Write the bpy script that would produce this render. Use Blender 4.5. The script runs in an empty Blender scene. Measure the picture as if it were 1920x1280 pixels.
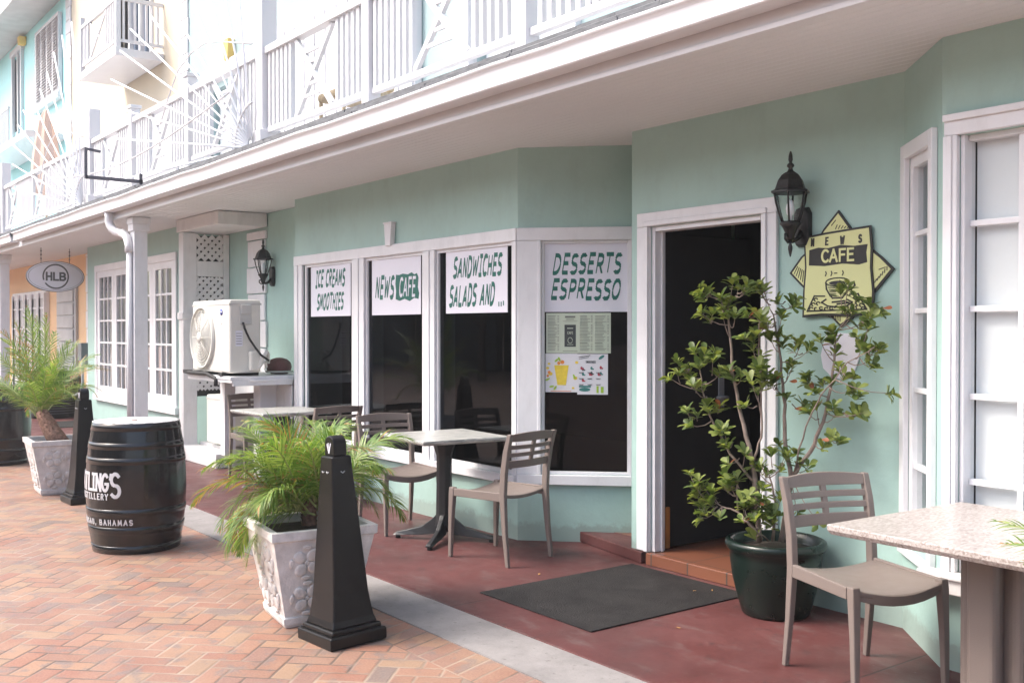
import bpy, bmesh, math, random
from mathutils import Vector, Matrix
random.seed(7)
S = bpy.context.scene
COL = S.collection
R = math.radians

# ---------------------------------------------------------------- camera, world, sun, exposure
cam_d = bpy.data.cameras.new('camera'); cam = bpy.data.objects.new('camera', cam_d); COL.objects.link(cam)
S.camera = cam
cam.location = (0, 0, 1.5)
cam_d.sensor_width = 36.0; cam_d.lens = 36.0*1935/1920
cam_d.clip_start = 0.05; cam_d.clip_end = 600
fwd = Vector((-.799, .602, -.0114)).normalized()
cam.rotation_euler = fwd.to_track_quat('-Z', 'Y').to_euler()

w = bpy.data.worlds.new('World'); S.world = w; w.use_nodes = True
nt = w.node_tree; bg = nt.nodes['Background']
sky = nt.nodes.new('ShaderNodeTexSky'); sky.sky_type = 'NISHITA'; sky.sun_disc = False
SUN_EL, SUN_AZ = R(52), Vector((-.55, -.84))
sky.sun_elevation = SUN_EL; sky.sun_rotation = math.atan2(SUN_AZ.x, SUN_AZ.y)
sky.air_density = 1.0; sky.dust_density = 5.0; sky.ozone_density = 1.0
hs = nt.nodes.new('ShaderNodeHueSaturation'); hs.inputs['Saturation'].default_value = 1.0   # thin white overcast
nt.links.new(sky.outputs[0], hs.inputs['Color']); nt.links.new(hs.outputs[0], bg.inputs['Color'])
bg.inputs['Strength'].default_value = .15
sd = bpy.data.lights.new('sun', 'SUN'); sd.energy = 1.2; sd.angle = R(20); sd.color = (1, .97, .93)
so = bpy.data.objects.new('sun', sd); COL.objects.link(so)
sv = Vector((SUN_AZ.x*math.cos(SUN_EL), SUN_AZ.y*math.cos(SUN_EL), math.sin(SUN_EL)))
so.rotation_euler = sv.to_track_quat('Z', 'Y').to_euler(); so.location = (0, -5, 20)
S.view_settings.view_transform = 'Standard'; S.view_settings.look = 'None'
S.view_settings.exposure = 1.48; S.view_settings.gamma = 1
S.render.engine = 'CYCLES'

# ---------------------------------------------------------------- materials
class N:                                   # tiny node helper
    def __init__(s, m): s.t = m.node_tree; s.b = s.t.nodes['Principled BSDF']
    def new(s, k, **kw):
        n = s.t.nodes.new(k)
        for a, b in kw.items(): setattr(n, a, b)
        return n
    def ln(s, a, b): s.t.links.new(a, b)
    def math(s, op, a, b=None, c=None):
        n = s.new('ShaderNodeMath', operation=op)
        for i, v in enumerate((a, b, c)):
            if v is None: continue
            if isinstance(v, (int, float)): n.inputs[i].default_value = v
            else: s.ln(v, n.inputs[i])
        return n.outputs[0]
    def pos(s, scale=(1, 1, 1)):
        g = s.new('ShaderNodeNewGeometry'); mp = s.new('ShaderNodeMapping'); mp.inputs['Scale'].default_value = scale
        s.ln(g.outputs['Position'], mp.inputs[0]); return mp.outputs[0]
    def objpos(s, scale=(1, 1, 1)):
        g = s.new('ShaderNodeTexCoord'); mp = s.new('ShaderNodeMapping'); mp.inputs['Scale'].default_value = scale
        s.ln(g.outputs['Object'], mp.inputs[0]); return mp.outputs[0]
    def noise(s, vec, scale, detail=4, rough=.55):
        n = s.new('ShaderNodeTexNoise'); n.inputs['Scale'].default_value = scale; n.inputs['Detail'].default_value = detail
        n.inputs['Roughness'].default_value = rough; s.ln(vec, n.inputs['Vector']); return n.outputs['Fac']
    def ramp(s, fac, stops, interp='LINEAR'):
        n = s.new('ShaderNodeValToRGB'); n.color_ramp.interpolation = interp
        e = n.color_ramp.elements
        while len(e) < len(stops): e.new(.5)
        for i, (p, c) in enumerate(stops): e[i].position = p; e[i].color = (*c, 1) if len(c) == 3 else c
        s.ln(fac, n.inputs[0]); return n.outputs[0]
    def mix(s, fac, a, b, mode='MIX'):
        n = s.new('ShaderNodeMix', data_type='RGBA', blend_type=mode)
        for i, v in ((0, fac), (6, a), (7, b)):
            if isinstance(v, (int, float)): n.inputs[i].default_value = v
            elif isinstance(v, tuple): n.inputs[i].default_value = (*v, 1)
            else: s.ln(v, n.inputs[i])
        return n.outputs[2]
    def bump(s, h, strength=.3, dist=.01):
        n = s.new('ShaderNodeBump'); n.inputs['Strength'].default_value = strength; n.inputs['Distance'].default_value = dist
        s.ln(h, n.inputs['Height']); s.ln(n.outputs[0], s.b.inputs['Normal'])

def mat(name, col, rough=.6, var=.12, scale=3, bump=.0, bscale=60, metal=0, spec=.5, dirt=0, coat=0):
    m = bpy.data.materials.new(name); m.use_nodes = True; n = N(m)
    p = n.pos()
    f = n.noise(p, scale, 5)
    c2 = tuple(x*(1-var) for x in col); c1 = tuple(min(1, x*(1+var*.6)) for x in col)
    c = n.ramp(f, [(.3, c2), (.7, c1)])
    if name == 'mint_paint':
        sp = n.new('ShaderNodeSeparateXYZ'); n.ln(n.pos(), sp.inputs[0])
        lo = n.math('ADD', sp.outputs[2], n.math('MULTIPLY', n.noise(p, 9, 7, .8), -.22))
        c = n.mix(n.ramp(lo, [(0, (.45,)*3), (.035, (0, 0, 0))]), c, (.20, .20, .18))
        c = n.mix(n.ramp(n.noise(p, 45, 8, .8), [(.66, (0, 0, 0)), (.70, (.5,)*3)]), c, (.55, .62, .58))
        c = n.mix(n.ramp(n.noise(p, 3.2, 6, .7), [(.50, (0, 0, 0)), (.62, (.22,)*3)]), c, (.30, .44, .40))
    if dirt:
        g = n.noise(n.pos((1, 1, .35)), 9, 6, .7)
        c = n.mix(n.ramp(g, [(.5, (0, 0, 0)), (.8, (dirt,)*3)]), c, (.16, .15, .13))
    n.ln(c, n.b.inputs['Base Color'])
    r = n.math('ADD', n.math('MULTIPLY', n.noise(p, scale*4, 3), .2), rough-.1); n.ln(r, n.b.inputs['Roughness'])
    n.b.inputs['Metallic'].default_value = metal; n.b.inputs['Specular IOR Level'].default_value = spec
    n.b.inputs['Coat Weight'].default_value = coat; n.b.inputs['Coat Roughness'].default_value = .08
    if bump: n.bump(n.noise(p, bscale, 3), bump, .004)
    return m

M = {}
M['mint'] = mat('mint_paint', (.36, .53, .485), .55, .06, 1.7, .5, 22, dirt=.12)
M['mint_up'] = mat('pale_mint_paint', (.33, .44, .445), .6, .05, 1, .1, 25)
M['yellow'] = mat('apricot_paint', (.80, .53, .30), .6, .07, 1.3, .2, 25)
M['yellow_up'] = mat('cream_paint', (.62, .54, .41), .6, .05, 1.3)
M['white'] = mat('white_trim_paint', (.74, .745, .77), .4, .05, 5, .2, 30, dirt=.16)
M['white_old'] = mat('weathered_white_paint', (.70, .69, .69), .5, .07, 4, .2, 30, dirt=.25)
M['white_up'] = mat('bright_white_paint', (.62, .62, .64), .45, .03, 5)
M['soffit'] = mat('soffit_paint', (.68, .69, .71), .6, .05, .8)
M['gutter'] = mat('gutter_aluminium', (.68, .685, .71), .38, .06, 1.5, .3, 4, dirt=.06)
M['shingle'] = mat('grey_shingle', (.16, .165, .175), .9, .3, 12, .6, 120)
M['black_gloss'] = mat('black_gloss_paint', (.010, .010, .011), .22, .3, 6, .5, 14, coat=.3)
M['black_plastic'] = mat('black_plastic', (.010, .0095, .010), .34, .2, 5, .08, 200, spec=.32)
M['black_iron'] = mat('black_cast_iron', (.018, .019, .021), .4, .2, 8, .3, 90)
M['lamp_black'] = mat('lamp_black', (.012, .012, .013), .42, .2, 8, .3, 90)
M['taupe'] = mat('taupe_resin', (.19, .155, .138), .45, .05, 4, .25, 260)
M['stone'] = mat('whitewashed_cast_stone', (.70, .67, .65), .85, .2, 14, .7, 80, dirt=.3)
M['ac'] = mat('ac_enamel', (.66, .65, .60), .4, .04, 3)
M['ac_grille'] = mat('ac_fan_grey', (.50, .50, .48), .5, .05, 3)
M['black_rubber'] = mat('black_rubber', (.02, .02, .02), .7)
M['pipe_white'] = mat('pipe_insulation', (.62, .61, .58), .8)
M['maroon'] = mat('maroon_plastic', (.16, .055, .055), .55, .1, 8)
M['sign_white'] = mat('sign_board_white', (.74, .74, .82), .5, .02, 2)
M['sign_green'] = mat('sign_green_vinyl', (.006, .13, .10), .5, .05, 10)
M['sign_yellow'] = mat('sign_olive_yellow', (.63, .65, .32), .55, .05, 3)
M['ink'] = mat('black_ink', (.018, .018, .018), .55, .05, 10)
M['ink_grey'] = mat('grey_ink', (.16, .17, .15), .6, .05, 10)
M['paper_green'] = mat('pale_green_paper', (.55, .62, .50), .5, .04, 5)
M['paper'] = mat('white_paper', (.72, .72, .76), .5, .03, 5)
M['p_yellow'] = mat('print_yellow', (.78, .60, .06), .5, .15, 30)
M['p_orange'] = mat('print_orange', (.75, .25, .04), .5, .1, 30)
M['p_lime'] = mat('print_lime', (.35, .55, .05), .5, .1, 30)
M['p_red'] = mat('print_red', (.42, .05, .08), .5, .1, 30)
M['p_teal'] = mat('print_teal', (.05, .22, .20), .5, .1, 30)
M['p_dark'] = mat('print_dark', (.05, .06, .06), .5, .1, 30)
M['blue'] = mat('badge_blue', (.03, .06, .35), .4)
M['sky_blue'] = mat('sticker_blue', (.08, .45, .75), .4)
M['grey_sign'] = mat('oval_sign_grey', (.76, .76, .83), .5, .04, 3)
M['grey_ink'] = mat('oval_sign_ink', (.09, .09, .10), .5)
M['pot'] = mat('dark_green_glaze', (.004, .012, .009), .3, .2, 5, spec=.35, coat=.1)
M['soil'] = mat('potting_soil', (.05, .035, .025), .95, .4, 30, 1, 60)
M['bark'] = mat('shrub_bark', (.26, .20, .17), .85, .3, 25, .6, 120)
M['trunk'] = mat('palm_trunk', (.26, .15, .11), .9, .5, 40, .8, 60)
M['grey_box'] = mat('grey_meter_box', (.20, .22, .23), .5)
M['conduit'] = mat('grey_conduit', (.36, .37, .38), .5)
M['umbrella'] = mat('beige_canvas', (.62, .46, .38), .8, .08, 6)
M['louvre'] = mat('louvre_grey', (.48, .48, .48), .6)
M['dark_room'] = mat('interior_shade_black', (.008, .008, .009), .9, .1, 2)  # near-black colour stands in for the shade of the unlit rooms
M['wood_orange'] = mat('orange_wood', (.42, .17, .04), .5, .2, 12)
M['blind'] = mat('white_window_blind', (.84, .87, .92), .6, .03, 1)
M['dark_metal'] = mat('dark_bracket_steel', (.10, .10, .12), .5)
M['opp_wall'] = mat('opposite_wall_plaster', (.13, .14, .13), .8, .2, .6)
M['wicker'] = mat('wicker_straw', (.45, .36, .24), .8, .3, 40)
M['ball_gold'] = mat('gold_keystone', (.75, .52, .15), .6)
M['granite_hi'] = M['white']

def leafmat(name, col, tr=.35):
    m = mat(name, col, .42, .28, 25, spec=.45); n = N(m)
    b = n.b; out = [x for x in n.t.nodes if x.type == 'OUTPUT_MATERIAL'][0]
    t = n.new('ShaderNodeBsdfTranslucent'); t.inputs[0].default_value = (col[0]*1.6, col[1]*1.6, col[2]*.8, 1)
    mx = n.new('ShaderNodeMixShader'); mx.inputs[0].default_value = tr
    n.ln(b.outputs[0], mx.inputs[1]); n.ln(t.outputs[0], mx.inputs[2]); n.ln(mx.outputs[0], out.inputs[0])
    return m
M['leaf'] = leafmat('shrub_leaf', (.105, .155, .045)); M['leaf2'] = leafmat('shrub_leaf_light', (.24, .29, .085))
M['leaf3'] = leafmat('shrub_leaf_orange', (.30, .10, .045), .2)
M['frond'] = leafmat('palm_leaf', (.13, .23, .05)); M['frond2'] = leafmat('palm_leaf_light', (.26, .35, .10))
M['frond3'] = leafmat('palm_leaf_dry', (.42, .24, .09), .2); M['rachis'] = mat('palm_rachis', (.30, .33, .12), .5)
M['tree_leaf'] = leafmat('tree_leaf', (.03, .06, .02), .2)

def mglass(name, tint, ior=1.5):
    m = bpy.data.materials.new(name); m.use_nodes = True; n = N(m)
    out = [x for x in n.t.nodes if x.type == 'OUTPUT_MATERIAL'][0]; n.t.nodes.remove(n.b)
    tr = n.new('ShaderNodeBsdfTransparent'); tr.inputs[0].default_value = (*tint, 1)
    gl = n.new('ShaderNodeBsdfGlossy'); gl.inputs['Roughness'].default_value = .015; gl.inputs[0].default_value = (.62, .64, .68, 1)
    fr = n.new('ShaderNodeFresnel'); g_ = n.new('ShaderNodeNewGeometry')
    n.ln(n.math('ADD', n.math('MULTIPLY', g_.outputs['Backfacing'], 1/ior-ior), ior), fr.inputs['IOR'])
    mx = n.new('ShaderNodeMixShader'); n.ln(fr.outputs[0], mx.inputs[0]); n.ln(tr.outputs[0], mx.inputs[1]); n.ln(gl.outputs[0], mx.inputs[2])
    n.ln(mx.outputs[0], out.inputs[0]); return m
M['glass'] = mglass('dark_window_glass', (.35, .36, .38), 1.36); M['clear'] = mglass('lamp_glass', (.97, .98, .97))

def brick_mat():
    m = bpy.data.materials.new('herringbone_brick'); m.use_nodes = True; n = N(m)
    g = n.new('ShaderNodeNewGeometry'); mp = n.new('ShaderNodeMapping'); mp.vector_type = 'POINT'
    mp.inputs['Rotation'].default_value = (0, 0, R(44)); mp.inputs['Scale'].default_value = (9.6, 9.6, 1)
    wob = n.new('ShaderNodeTexNoise'); wob.inputs['Scale'].default_value = 1.2
    n.ln(g.outputs['Position'], wob.inputs['Vector'])
    va = n.new('ShaderNodeVectorMath', operation='MULTIPLY_ADD'); va.inputs[1].default_value = (.02, .02, 0)
    n.ln(wob.outputs['Color'], va.inputs[0]); n.ln(g.outputs['Position'], va.inputs[2])
    n.ln(va.outputs[0], mp.inputs[0])
    sp = n.new('ShaderNodeSeparateXYZ'); n.ln(mp.outputs[0], sp.inputs[0]); x, y = sp.outputs[0], sp.outputs[1]
    i = n.math('FLOOR', x); j = n.math('FLOOR', y); fx = n.math('SUBTRACT', x, i); fy = n.math('SUBTRACT', y, j)
    k = n.math('FLOORED_MODULO', n.math('SUBTRACT', i, j), 4.0)
    def eq(v): return n.math('COMPARE', k, float(v), .1)
    e1, e2, e3 = eq(1), eq(2), eq(3)
    vert = n.math('ADD', e2, e3); hor = n.math('SUBTRACT', 1.0, vert)
    along = n.math('ADD', n.math('MULTIPLY', hor, n.math('ADD', fx, e1)), n.math('MULTIPLY', vert, n.math('ADD', fy, e2)))
    across = n.math('ADD', n.math('MULTIPLY', hor, fy), n.math('MULTIPLY', vert, fx))
    oi = n.math('SUBTRACT', i, e1); oj = n.math('SUBTRACT', j, e2)
    def tri(v, L): return n.math('MINIMUM', v, n.math('SUBTRACT', L, v))
    dist = n.math('MINIMUM', tri(along, 2.0), tri(across, 1.0))
    # soldier course beside the kerb strip: bricks laid across it, Y 2.50 .. 2.74
    s2 = n.new('ShaderNodeSeparateXYZ'); n.ln(va.outputs[0], s2.inputs[0]); X, Y = s2.outputs[0], s2.outputs[1]
    Xs = n.math('MULTIPLY', n.math('ADD', X, n.math('MULTIPLY', Y, .35)), 9.2); Xi = n.math('FLOOR', Xs); fX = n.math('SUBTRACT', Xs, Xi)
    border = n.math('GREATER_THAN', Y, 2.51)
    dY = n.math('MULTIPLY', n.math('SUBTRACT', Y, 2.51), 9.0)
    d2 = n.math('MINIMUM', tri(fX, 1.0), dY)
    dist = n.math('ADD', n.math('MULTIPLY', border, d2), n.math('MULTIPLY', n.math('SUBTRACT', 1.0, border), dist))
    oi = n.math('ADD', n.math('MULTIPLY', border, Xi), n.math('MULTIPLY', n.math('SUBTRACT', 1.0, border), oi))
    oj = n.math('ADD', n.math('MULTIPLY', border, 777.0), n.math('MULTIPLY', n.math('SUBTRACT', 1.0, border), oj))
    cb = n.new('ShaderNodeCombineXYZ'); n.ln(oi, cb.inputs[0]); n.ln(oj, cb.inputs[1]); n.ln(vert, cb.inputs[2])
    wn = n.new('ShaderNodeTexWhiteNoise'); n.ln(cb.outputs[0], wn.inputs['Vector'])
    base = n.ramp(wn.outputs['Value'], [(0, (0.264, 0.125, 0.086)), (.16, (0.330, 0.165, 0.112)), (.32, (0.290, 0.112, 0.073)), (.48, (0.363, 0.205, 0.125)),
              (.62, (0.238, 0.125, 0.106)), (.76, (0.330, 0.218, 0.139)), (.87, (0.277, 0.145, 0.106)), (.95, (0.145, 0.125, 0.125))], 'CONSTANT')
    p = n.pos()
    blotch = n.noise(p, 7, 5, .65)
    base = n.mix(n.ramp(blotch, [(.52, (0, 0, 0)), (.62, (.85,)*3)]), base, (.13, .128, .14))
    base = n.mix(n.ramp(n.noise(p, 3.1, 4), [(.50, (0, 0, 0)), (.75, (.5,)*3)]), base, (.42, .27, .17))
    base = n.mix(.35, base, n.ramp(n.noise(p, 90, 3), [(.3, (0.185, 0.106, 0.079)), (.7, (0.409, 0.264, 0.198))]))
    dist = n.math('ADD', dist, n.math('MULTIPLY', n.math('SUBTRACT', n.noise(n.pos(), 55, 4), .5), .07))
    joint = n.ramp(dist, [(.03, (1, 1, 1)), (.075, (0, 0, 0))])
    jc = n.ramp(n.noise(p, 2.2, 3), [(.42, (.11, .08, .065)), (.62, (.36, .28, .22))])
    c = n.mix(joint, base, jc)
    c = n.mix(n.ramp(n.noise(p, 1.1, 5, .6), [(.35, (.02,)*3), (.7, (.26,)*3)]), c, (.30, .235, .21))
    c = n.mix(.10, c, (0.02, .015, .012))
    c = n.mix(n.ramp(n.noise(p, 30, 8, .8), [(.64, (0, 0, 0)), (.68, (.6,)*3)]), c, (.09, .075, .07))          # dusty film
    c = n.mix(1.0, c, (1.0, .985, .94), 'MULTIPLY')
    n.ln(c, n.b.inputs['Base Color'])
    n.ln(n.ramp(n.noise(p, 2.5, 4), [(.35, (.45,)*3), (.65, (.75,)*3)]), n.b.inputs['Roughness'])
    h = n.math('ADD', n.ramp(dist, [(.02, (0, 0, 0)), (.12, (1, 1, 1))]), n.math('MULTIPLY', n.noise(p, 120, 3), .35))
    h = n.math('ADD', h, n.math('MULTIPLY', wn.outputs['Value'], .25))
    n.bump(h, .5, .004)
    return m
M['brick'] = brick_mat()

def patio_mat():
    m = bpy.data.materials.new('red_painted_concrete'); m.use_nodes = True; n = N(m); p = n.pos()
    c = n.ramp(n.noise(p, 1.6, 6, .6), [(.3, (0.065, 0.024, 0.023)), (.5, (0.092, 0.029, 0.028)), (.72, (0.120, 0.040, 0.038))])
    c = n.mix(n.ramp(n.noise(n.pos((1, 2.2, 1)), 3.3, 6, .7), [(.54, (0, 0, 0)), (.74, (.75,)*3)]), c, (0.140, 0.099, 0.094))
    c = n.mix(n.ramp(n.noise(p, 22, 8, .8), [(.62, (0, 0, 0)), (.68, (.6,)*3)]), c, (0.224, 0.169, 0.159))
    c = n.mix(n.ramp(n.noise(p, 8, 8, .82), [(.56, (0, 0, 0)), (.66, (.7,)*3)]), c, (0.038, 0.023, 0.023))
    c = n.mix(n.ramp(n.noise(n.pos((1, 9, 1)), 7, 6, .8), [(.64, (0, 0, 0)), (.69, (.6,)*3)]), c, (0.221, 0.147, 0.138))
    # slab joints
    sp = n.new('ShaderNodeSeparateXYZ'); n.ln(n.pos(), sp.inputs[0])
    xs = n.math('ABSOLUTE', n.math('SUBTRACT', n.math('FLOORED_MODULO', n.math('ADD', sp.outputs[0], 2.62), 2.0), 1.0))
    xs = n.math('SUBTRACT', 1.0, xs)
    jn = n.ramp(n.math('ADD', xs, n.math('MULTIPLY', n.noise(p, 12, 3), .006)), [(.006, (1, 1, 1)), (.010, (0, 0, 0))])
    c = n.mix(jn, c, (.035, .018, .018))
    n.ln(c, n.b.inputs['Base Color'])
    n.ln(n.ramp(n.noise(p, 3, 4), [(.3, (.38,)*3), (.7, (.68,)*3)]), n.b.inputs['Roughness'])
    n.bump(n.math('SUBTRACT', n.noise(p, 40, 5), jn), .35, .003); return m
M['patio'] = patio_mat()

def conc_mat():
    m = bpy.data.materials.new('kerb_concrete'); m.use_nodes = True; n = N(m); p = n.pos()
    c = n.ramp(n.noise(p, 3, 8, .7), [(.3, (.17, .16, .157)), (.7, (.29, .272, .265))])
    c = n.mix(n.ramp(n.noise(p, 22, 5, .7), [(.60, (0, 0, 0)), (.70, (.8,)*3)]), c, (.12, .11, .105))
    n.ln(c, n.b.inputs['Base Color']); n.b.inputs['Roughness'].default_value = .85
    n.bump(n.noise(p, 90, 4), .5, .003); return m
M['concrete'] = conc_mat()

def mat_mat():
    m = bpy.data.materials.new('black_rubber_mat'); m.use_nodes = True; n = N(m); p = n.pos()
    c = n.ramp(n.noise(p, 5, 6, .7), [(.35, (.009, .008, .0085)), (.75, (.026, .024, .0235))])
    c = n.mix(n.ramp(n.noise(p, 45, 5, .8), [(.68, (0, 0, 0)), (.76, (.5,)*3)]), c, (.10, .085, .08))
    n.ln(c, n.b.inputs['Base Color']); n.b.inputs['Roughness'].default_value = .8; n.b.inputs['Specular IOR Level'].default_value = .3
    v = n.new('ShaderNodeTexVoronoi'); v.inputs['Scale'].default_value = 110; n.ln(p, v.inputs['Vector'])
    n.bump(v.outputs['Distance'], .8, .004); return m
M['mat'] = mat_mat()

def tile_mat():
    m = bpy.data.materials.new('terracotta_tile'); m.use_nodes = True; n = N(m); p = n.pos()
    b = n.new('ShaderNodeTexBrick'); b.offset = 0; b.inputs['Scale'].default_value = 1; b.inputs['Brick Width'].default_value = .31
    b.inputs['Row Height'].default_value = .31; b.inputs['Mortar Size'].default_value = .006
    b.inputs['Color1'].default_value = (.20, .078, .045, 1); b.inputs['Color2'].default_value = (.15, .055, .033, 1); b.inputs['Mortar'].default_value = (.06, .05, .045, 1)
    n.ln(p, b.inputs['Vector'])
    c = n.mix(n.ramp(n.noise(p, 6, 5), [(.45, (0, 0, 0)), (.75, (.6,)*3)]), b.outputs['Color'], (.18, .075, .05))
    n.ln(c, n.b.inputs['Base Color']); n.b.inputs['Roughness'].default_value = .33; n.bump(b.outputs['Fac'], -.3, .003); return m
M['tile'] = tile_mat()

def granite_mat(name, stops, scale, stretch=(1, 1, 1)):
    m = bpy.data.materials.new(name); m.use_nodes = True; n = N(m); p = n.objpos(stretch)
    v = n.new('ShaderNodeTexVoronoi'); v.inputs['Scale'].default_value = scale; v.feature = 'F1'; n.ln(p, v.inputs['Vector'])
    sp = n.new('ShaderNodeSeparateColor'); n.ln(v.outputs['Color'], sp.inputs[0])
    f = n.math('ADD', n.math('MULTIPLY', sp.outputs[0], .55), n.math('MULTIPLY', n.noise(p, scale*.35, 5, .7), .45))
    n.ln(n.ramp(f, stops), n.b.inputs['Base Color']); n.b.inputs['Roughness'].default_value = .32
    return m
M['granite'] = granite_mat('speckled_beige_tabletop', [(.2, (.24, .20, .18)), (.42, (.36, .32, .30)), (.6, (.47, .44, .42)), (.8, (.31, .27, .25))], 150, (1, .4, 1))
M['greytop'] = granite_mat('grey_streaked_tabletop', [(.25, (.25, .26, .25)), (.5, (.42, .43, .41)), (.75, (.56, .55, .52))], 60, (2.2, .25, 2))

def barreltop_mat():
    m = bpy.data.materials.new('white_barrel_head'); m.use_nodes = True; n = N(m); p = n.objpos()
    c = n.mix(n.ramp(n.noise(p, 16, 3, .5), [(.52, (0, 0, 0)), (.56, (.75,)*3)]), (.80, .79, .78), (.20, .19, .18))
    n.ln(c, n.b.inputs['Base Color']); n.b.inputs['Roughness'].default_value = .3; return m
M['barrel_head'] = barreltop_mat()

# ---------------------------------------------------------------- mesh builder
class MB:
    def __init__(s): s.v = []; s.f = []; s.m = []; s.sm = []
    def add(s, vs, fs, mi=0, smooth=False):
        o = len(s.v); s.v += [tuple(v) for v in vs]
        for f in fs: s.f.append([i+o for i in f]); s.m.append(mi); s.sm.append(smooth)
        return s
    def box(s, x0, x1, y0, y1, z0, z1, mi=0, T=None):
        vs = [(x, y, z) for z in (z0, z1) for x, y in ((x0, y0), (x1, y0), (x1, y1), (x0, y1))]
        if T: vs = [T(*v) for v in vs]
        return s.add(vs, [(3, 2, 1, 0), (4, 5, 6, 7), (0, 1, 5, 4), (1, 2, 6, 5), (2, 3, 7, 6), (3, 0, 4, 7)], mi)
    def hexa(s, b, t, mi=0):                       # two loops of equal length
        n = len(b); vs = list(b)+list(t)
        return s.add(vs, [tuple(range(n-1, -1, -1)), tuple(range(n, 2*n))]+[(i, (i+1) % n, n+(i+1) % n, n+i) for i in range(n)], mi)
    def prism(s, pts, a, b, axis='z', mi=0):       # pts 2D
        f = {'z': lambda p, h: (p[0], p[1], h), 'y': lambda p, h: (p[0], h, p[1]), 'x': lambda p, h: (h, p[0], p[1])}[axis]
        return s.hexa([f(p, a) for p in pts], [f(p, b) for p in pts], mi)
    def loft(s, loops, mi=0, smooth=False, cap=True):
        n = len(loops[0]); vs = [v for l in loops for v in l]; fs = []
        for k in range(len(loops)-1):
            for i in range(n): fs.append((k*n+i, k*n+(i+1) % n, (k+1)*n+(i+1) % n, (k+1)*n+i))
        if cap: fs += [tuple(range(n-1, -1, -1)), tuple((len(loops)-1)*n+i for i in range(n))]
        return s.add(vs, fs, mi, smooth)
    def lathe(s, prof, n=32, c=(0, 0, 0), mi=0, smooth=True, axis='z', cap=True):
        loops = []
        for r, z in prof:
            l = []
            for i in range(n):
                a = 2*math.pi*i/n; x, y = r*math.cos(a), r*math.sin(a)
                l.append((c[0]+x, c[1]+y, c[2]+z) if axis == 'z' else ((c[0]+x, c[1]+z, c[2]+y) if axis == 'y' else (c[0]+z, c[1]+x, c[2]+y)))
            loops.append(l)
        return s.loft(loops, mi, smooth, cap)
    def tube(s, pts, r, n=8, mi=0, smooth=True):
        pts = [Vector(p) for p in pts]; rs = r if isinstance(r, (list, tuple)) else [r]*len(pts)
        loops = []; up = None
        for i, p in enumerate(pts):
            d = (pts[min(i+1, len(pts)-1)]-pts[max(i-1, 0)]).normalized()
            if up is None: up = Vector((0, 0, 1)) if abs(d.z) < .9 else Vector((1, 0, 0))
            a = d.cross(up).normalized(); b = a.cross(d).normalized(); up = b
            loops.append([p+(a*math.cos(2*math.pi*k/n)+b*math.sin(2*math.pi*k/n))*rs[i] for k in range(n)])
        return s.loft(loops, mi, smooth)
    def bar(s, p, q, w, t, side=None, mi=0):       # rectangular bar p->q ; w across 'side', t other
        p, q = Vector(p), Vector(q); d = (q-p).normalized(); sd = Vector(side) if side else Vector((0, 1, 0))
        a = (sd-d*sd.dot(d)).normalized(); b = d.cross(a)
        l = lambda c: [c-a*w/2-b*t/2, c+a*w/2-b*t/2, c+a*w/2+b*t/2, c-a*w/2+b*t/2]
        return s.hexa(l(p), l(q), mi)

def part(name, mb, mats, parent=None, bevel=0, world=True, seg=2, label=None, kind=None, loc=None):
    me = bpy.data.meshes.new(name)
    off = Vector((0, 0, 0))
    if parent is not None and world:
        q = parent
        while q is not None: off += q.location; q = q.parent
    me.from_pydata([tuple(Vector(v)-off) for v in mb.v], [], mb.f)
    for m_ in (mats if isinstance(mats, (list, tuple)) else [mats]): me.materials.append(M[m_] if isinstance(m_, str) else m_)
    me.polygons.foreach_set('material_index', mb.m); me.polygons.foreach_set('use_smooth', mb.sm)
    bm = bmesh.new(); bm.from_mesh(me); bmesh.ops.recalc_face_normals(bm, faces=bm.faces); bm.to_mesh(me); bm.free()
    me.update()
    o = bpy.data.objects.new(name, me); COL.objects.link(o)
    if parent is not None: o.parent = parent
    if bevel:
        b = o.modifiers.new('bevel', 'BEVEL'); b.width = bevel; b.segments = seg; b.limit_method = 'ANGLE'; b.angle_limit = R(35)
        b.harden_normals = False
    if label: o['label'] = label
    if kind: o['kind'] = kind
    return o
def thing(name, label, cat, loc=(0, 0, 0), rz=0, group=None):
    o = bpy.data.objects.new(name, None); COL.objects.link(o); o.empty_display_size = .2
    o.location = loc; o.rotation_euler = (0, 0, rz); tag(o, label, cat, group); return o
def tag(o, label, cat, group=None):
    o['label'] = label; o['category'] = cat
    if group: o['group'] = group
    return o
def recenter(o, loc):                              # put a one-mesh thing's origin at its base
    loc = Vector(loc); o.data.transform(Matrix.Translation(-loc)); o.location = loc; return o
def kids(o): return [c for c in list(bpy.data.objects) if c.parent == o]
def dup(src, loc, rz, label, par=None):
    c = src.copy(); COL.objects.link(c)
    if par is None: c.location = loc; c.rotation_euler = (0, 0, rz); c['label'] = label
    else: c.parent = par
    for k in kids(src): dup(k, None, None, None, c)
    return c
def struct(name, mb, m, **kw):
    o = part(name, mb, m, **kw); o['kind'] = 'structure'; return o

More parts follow.
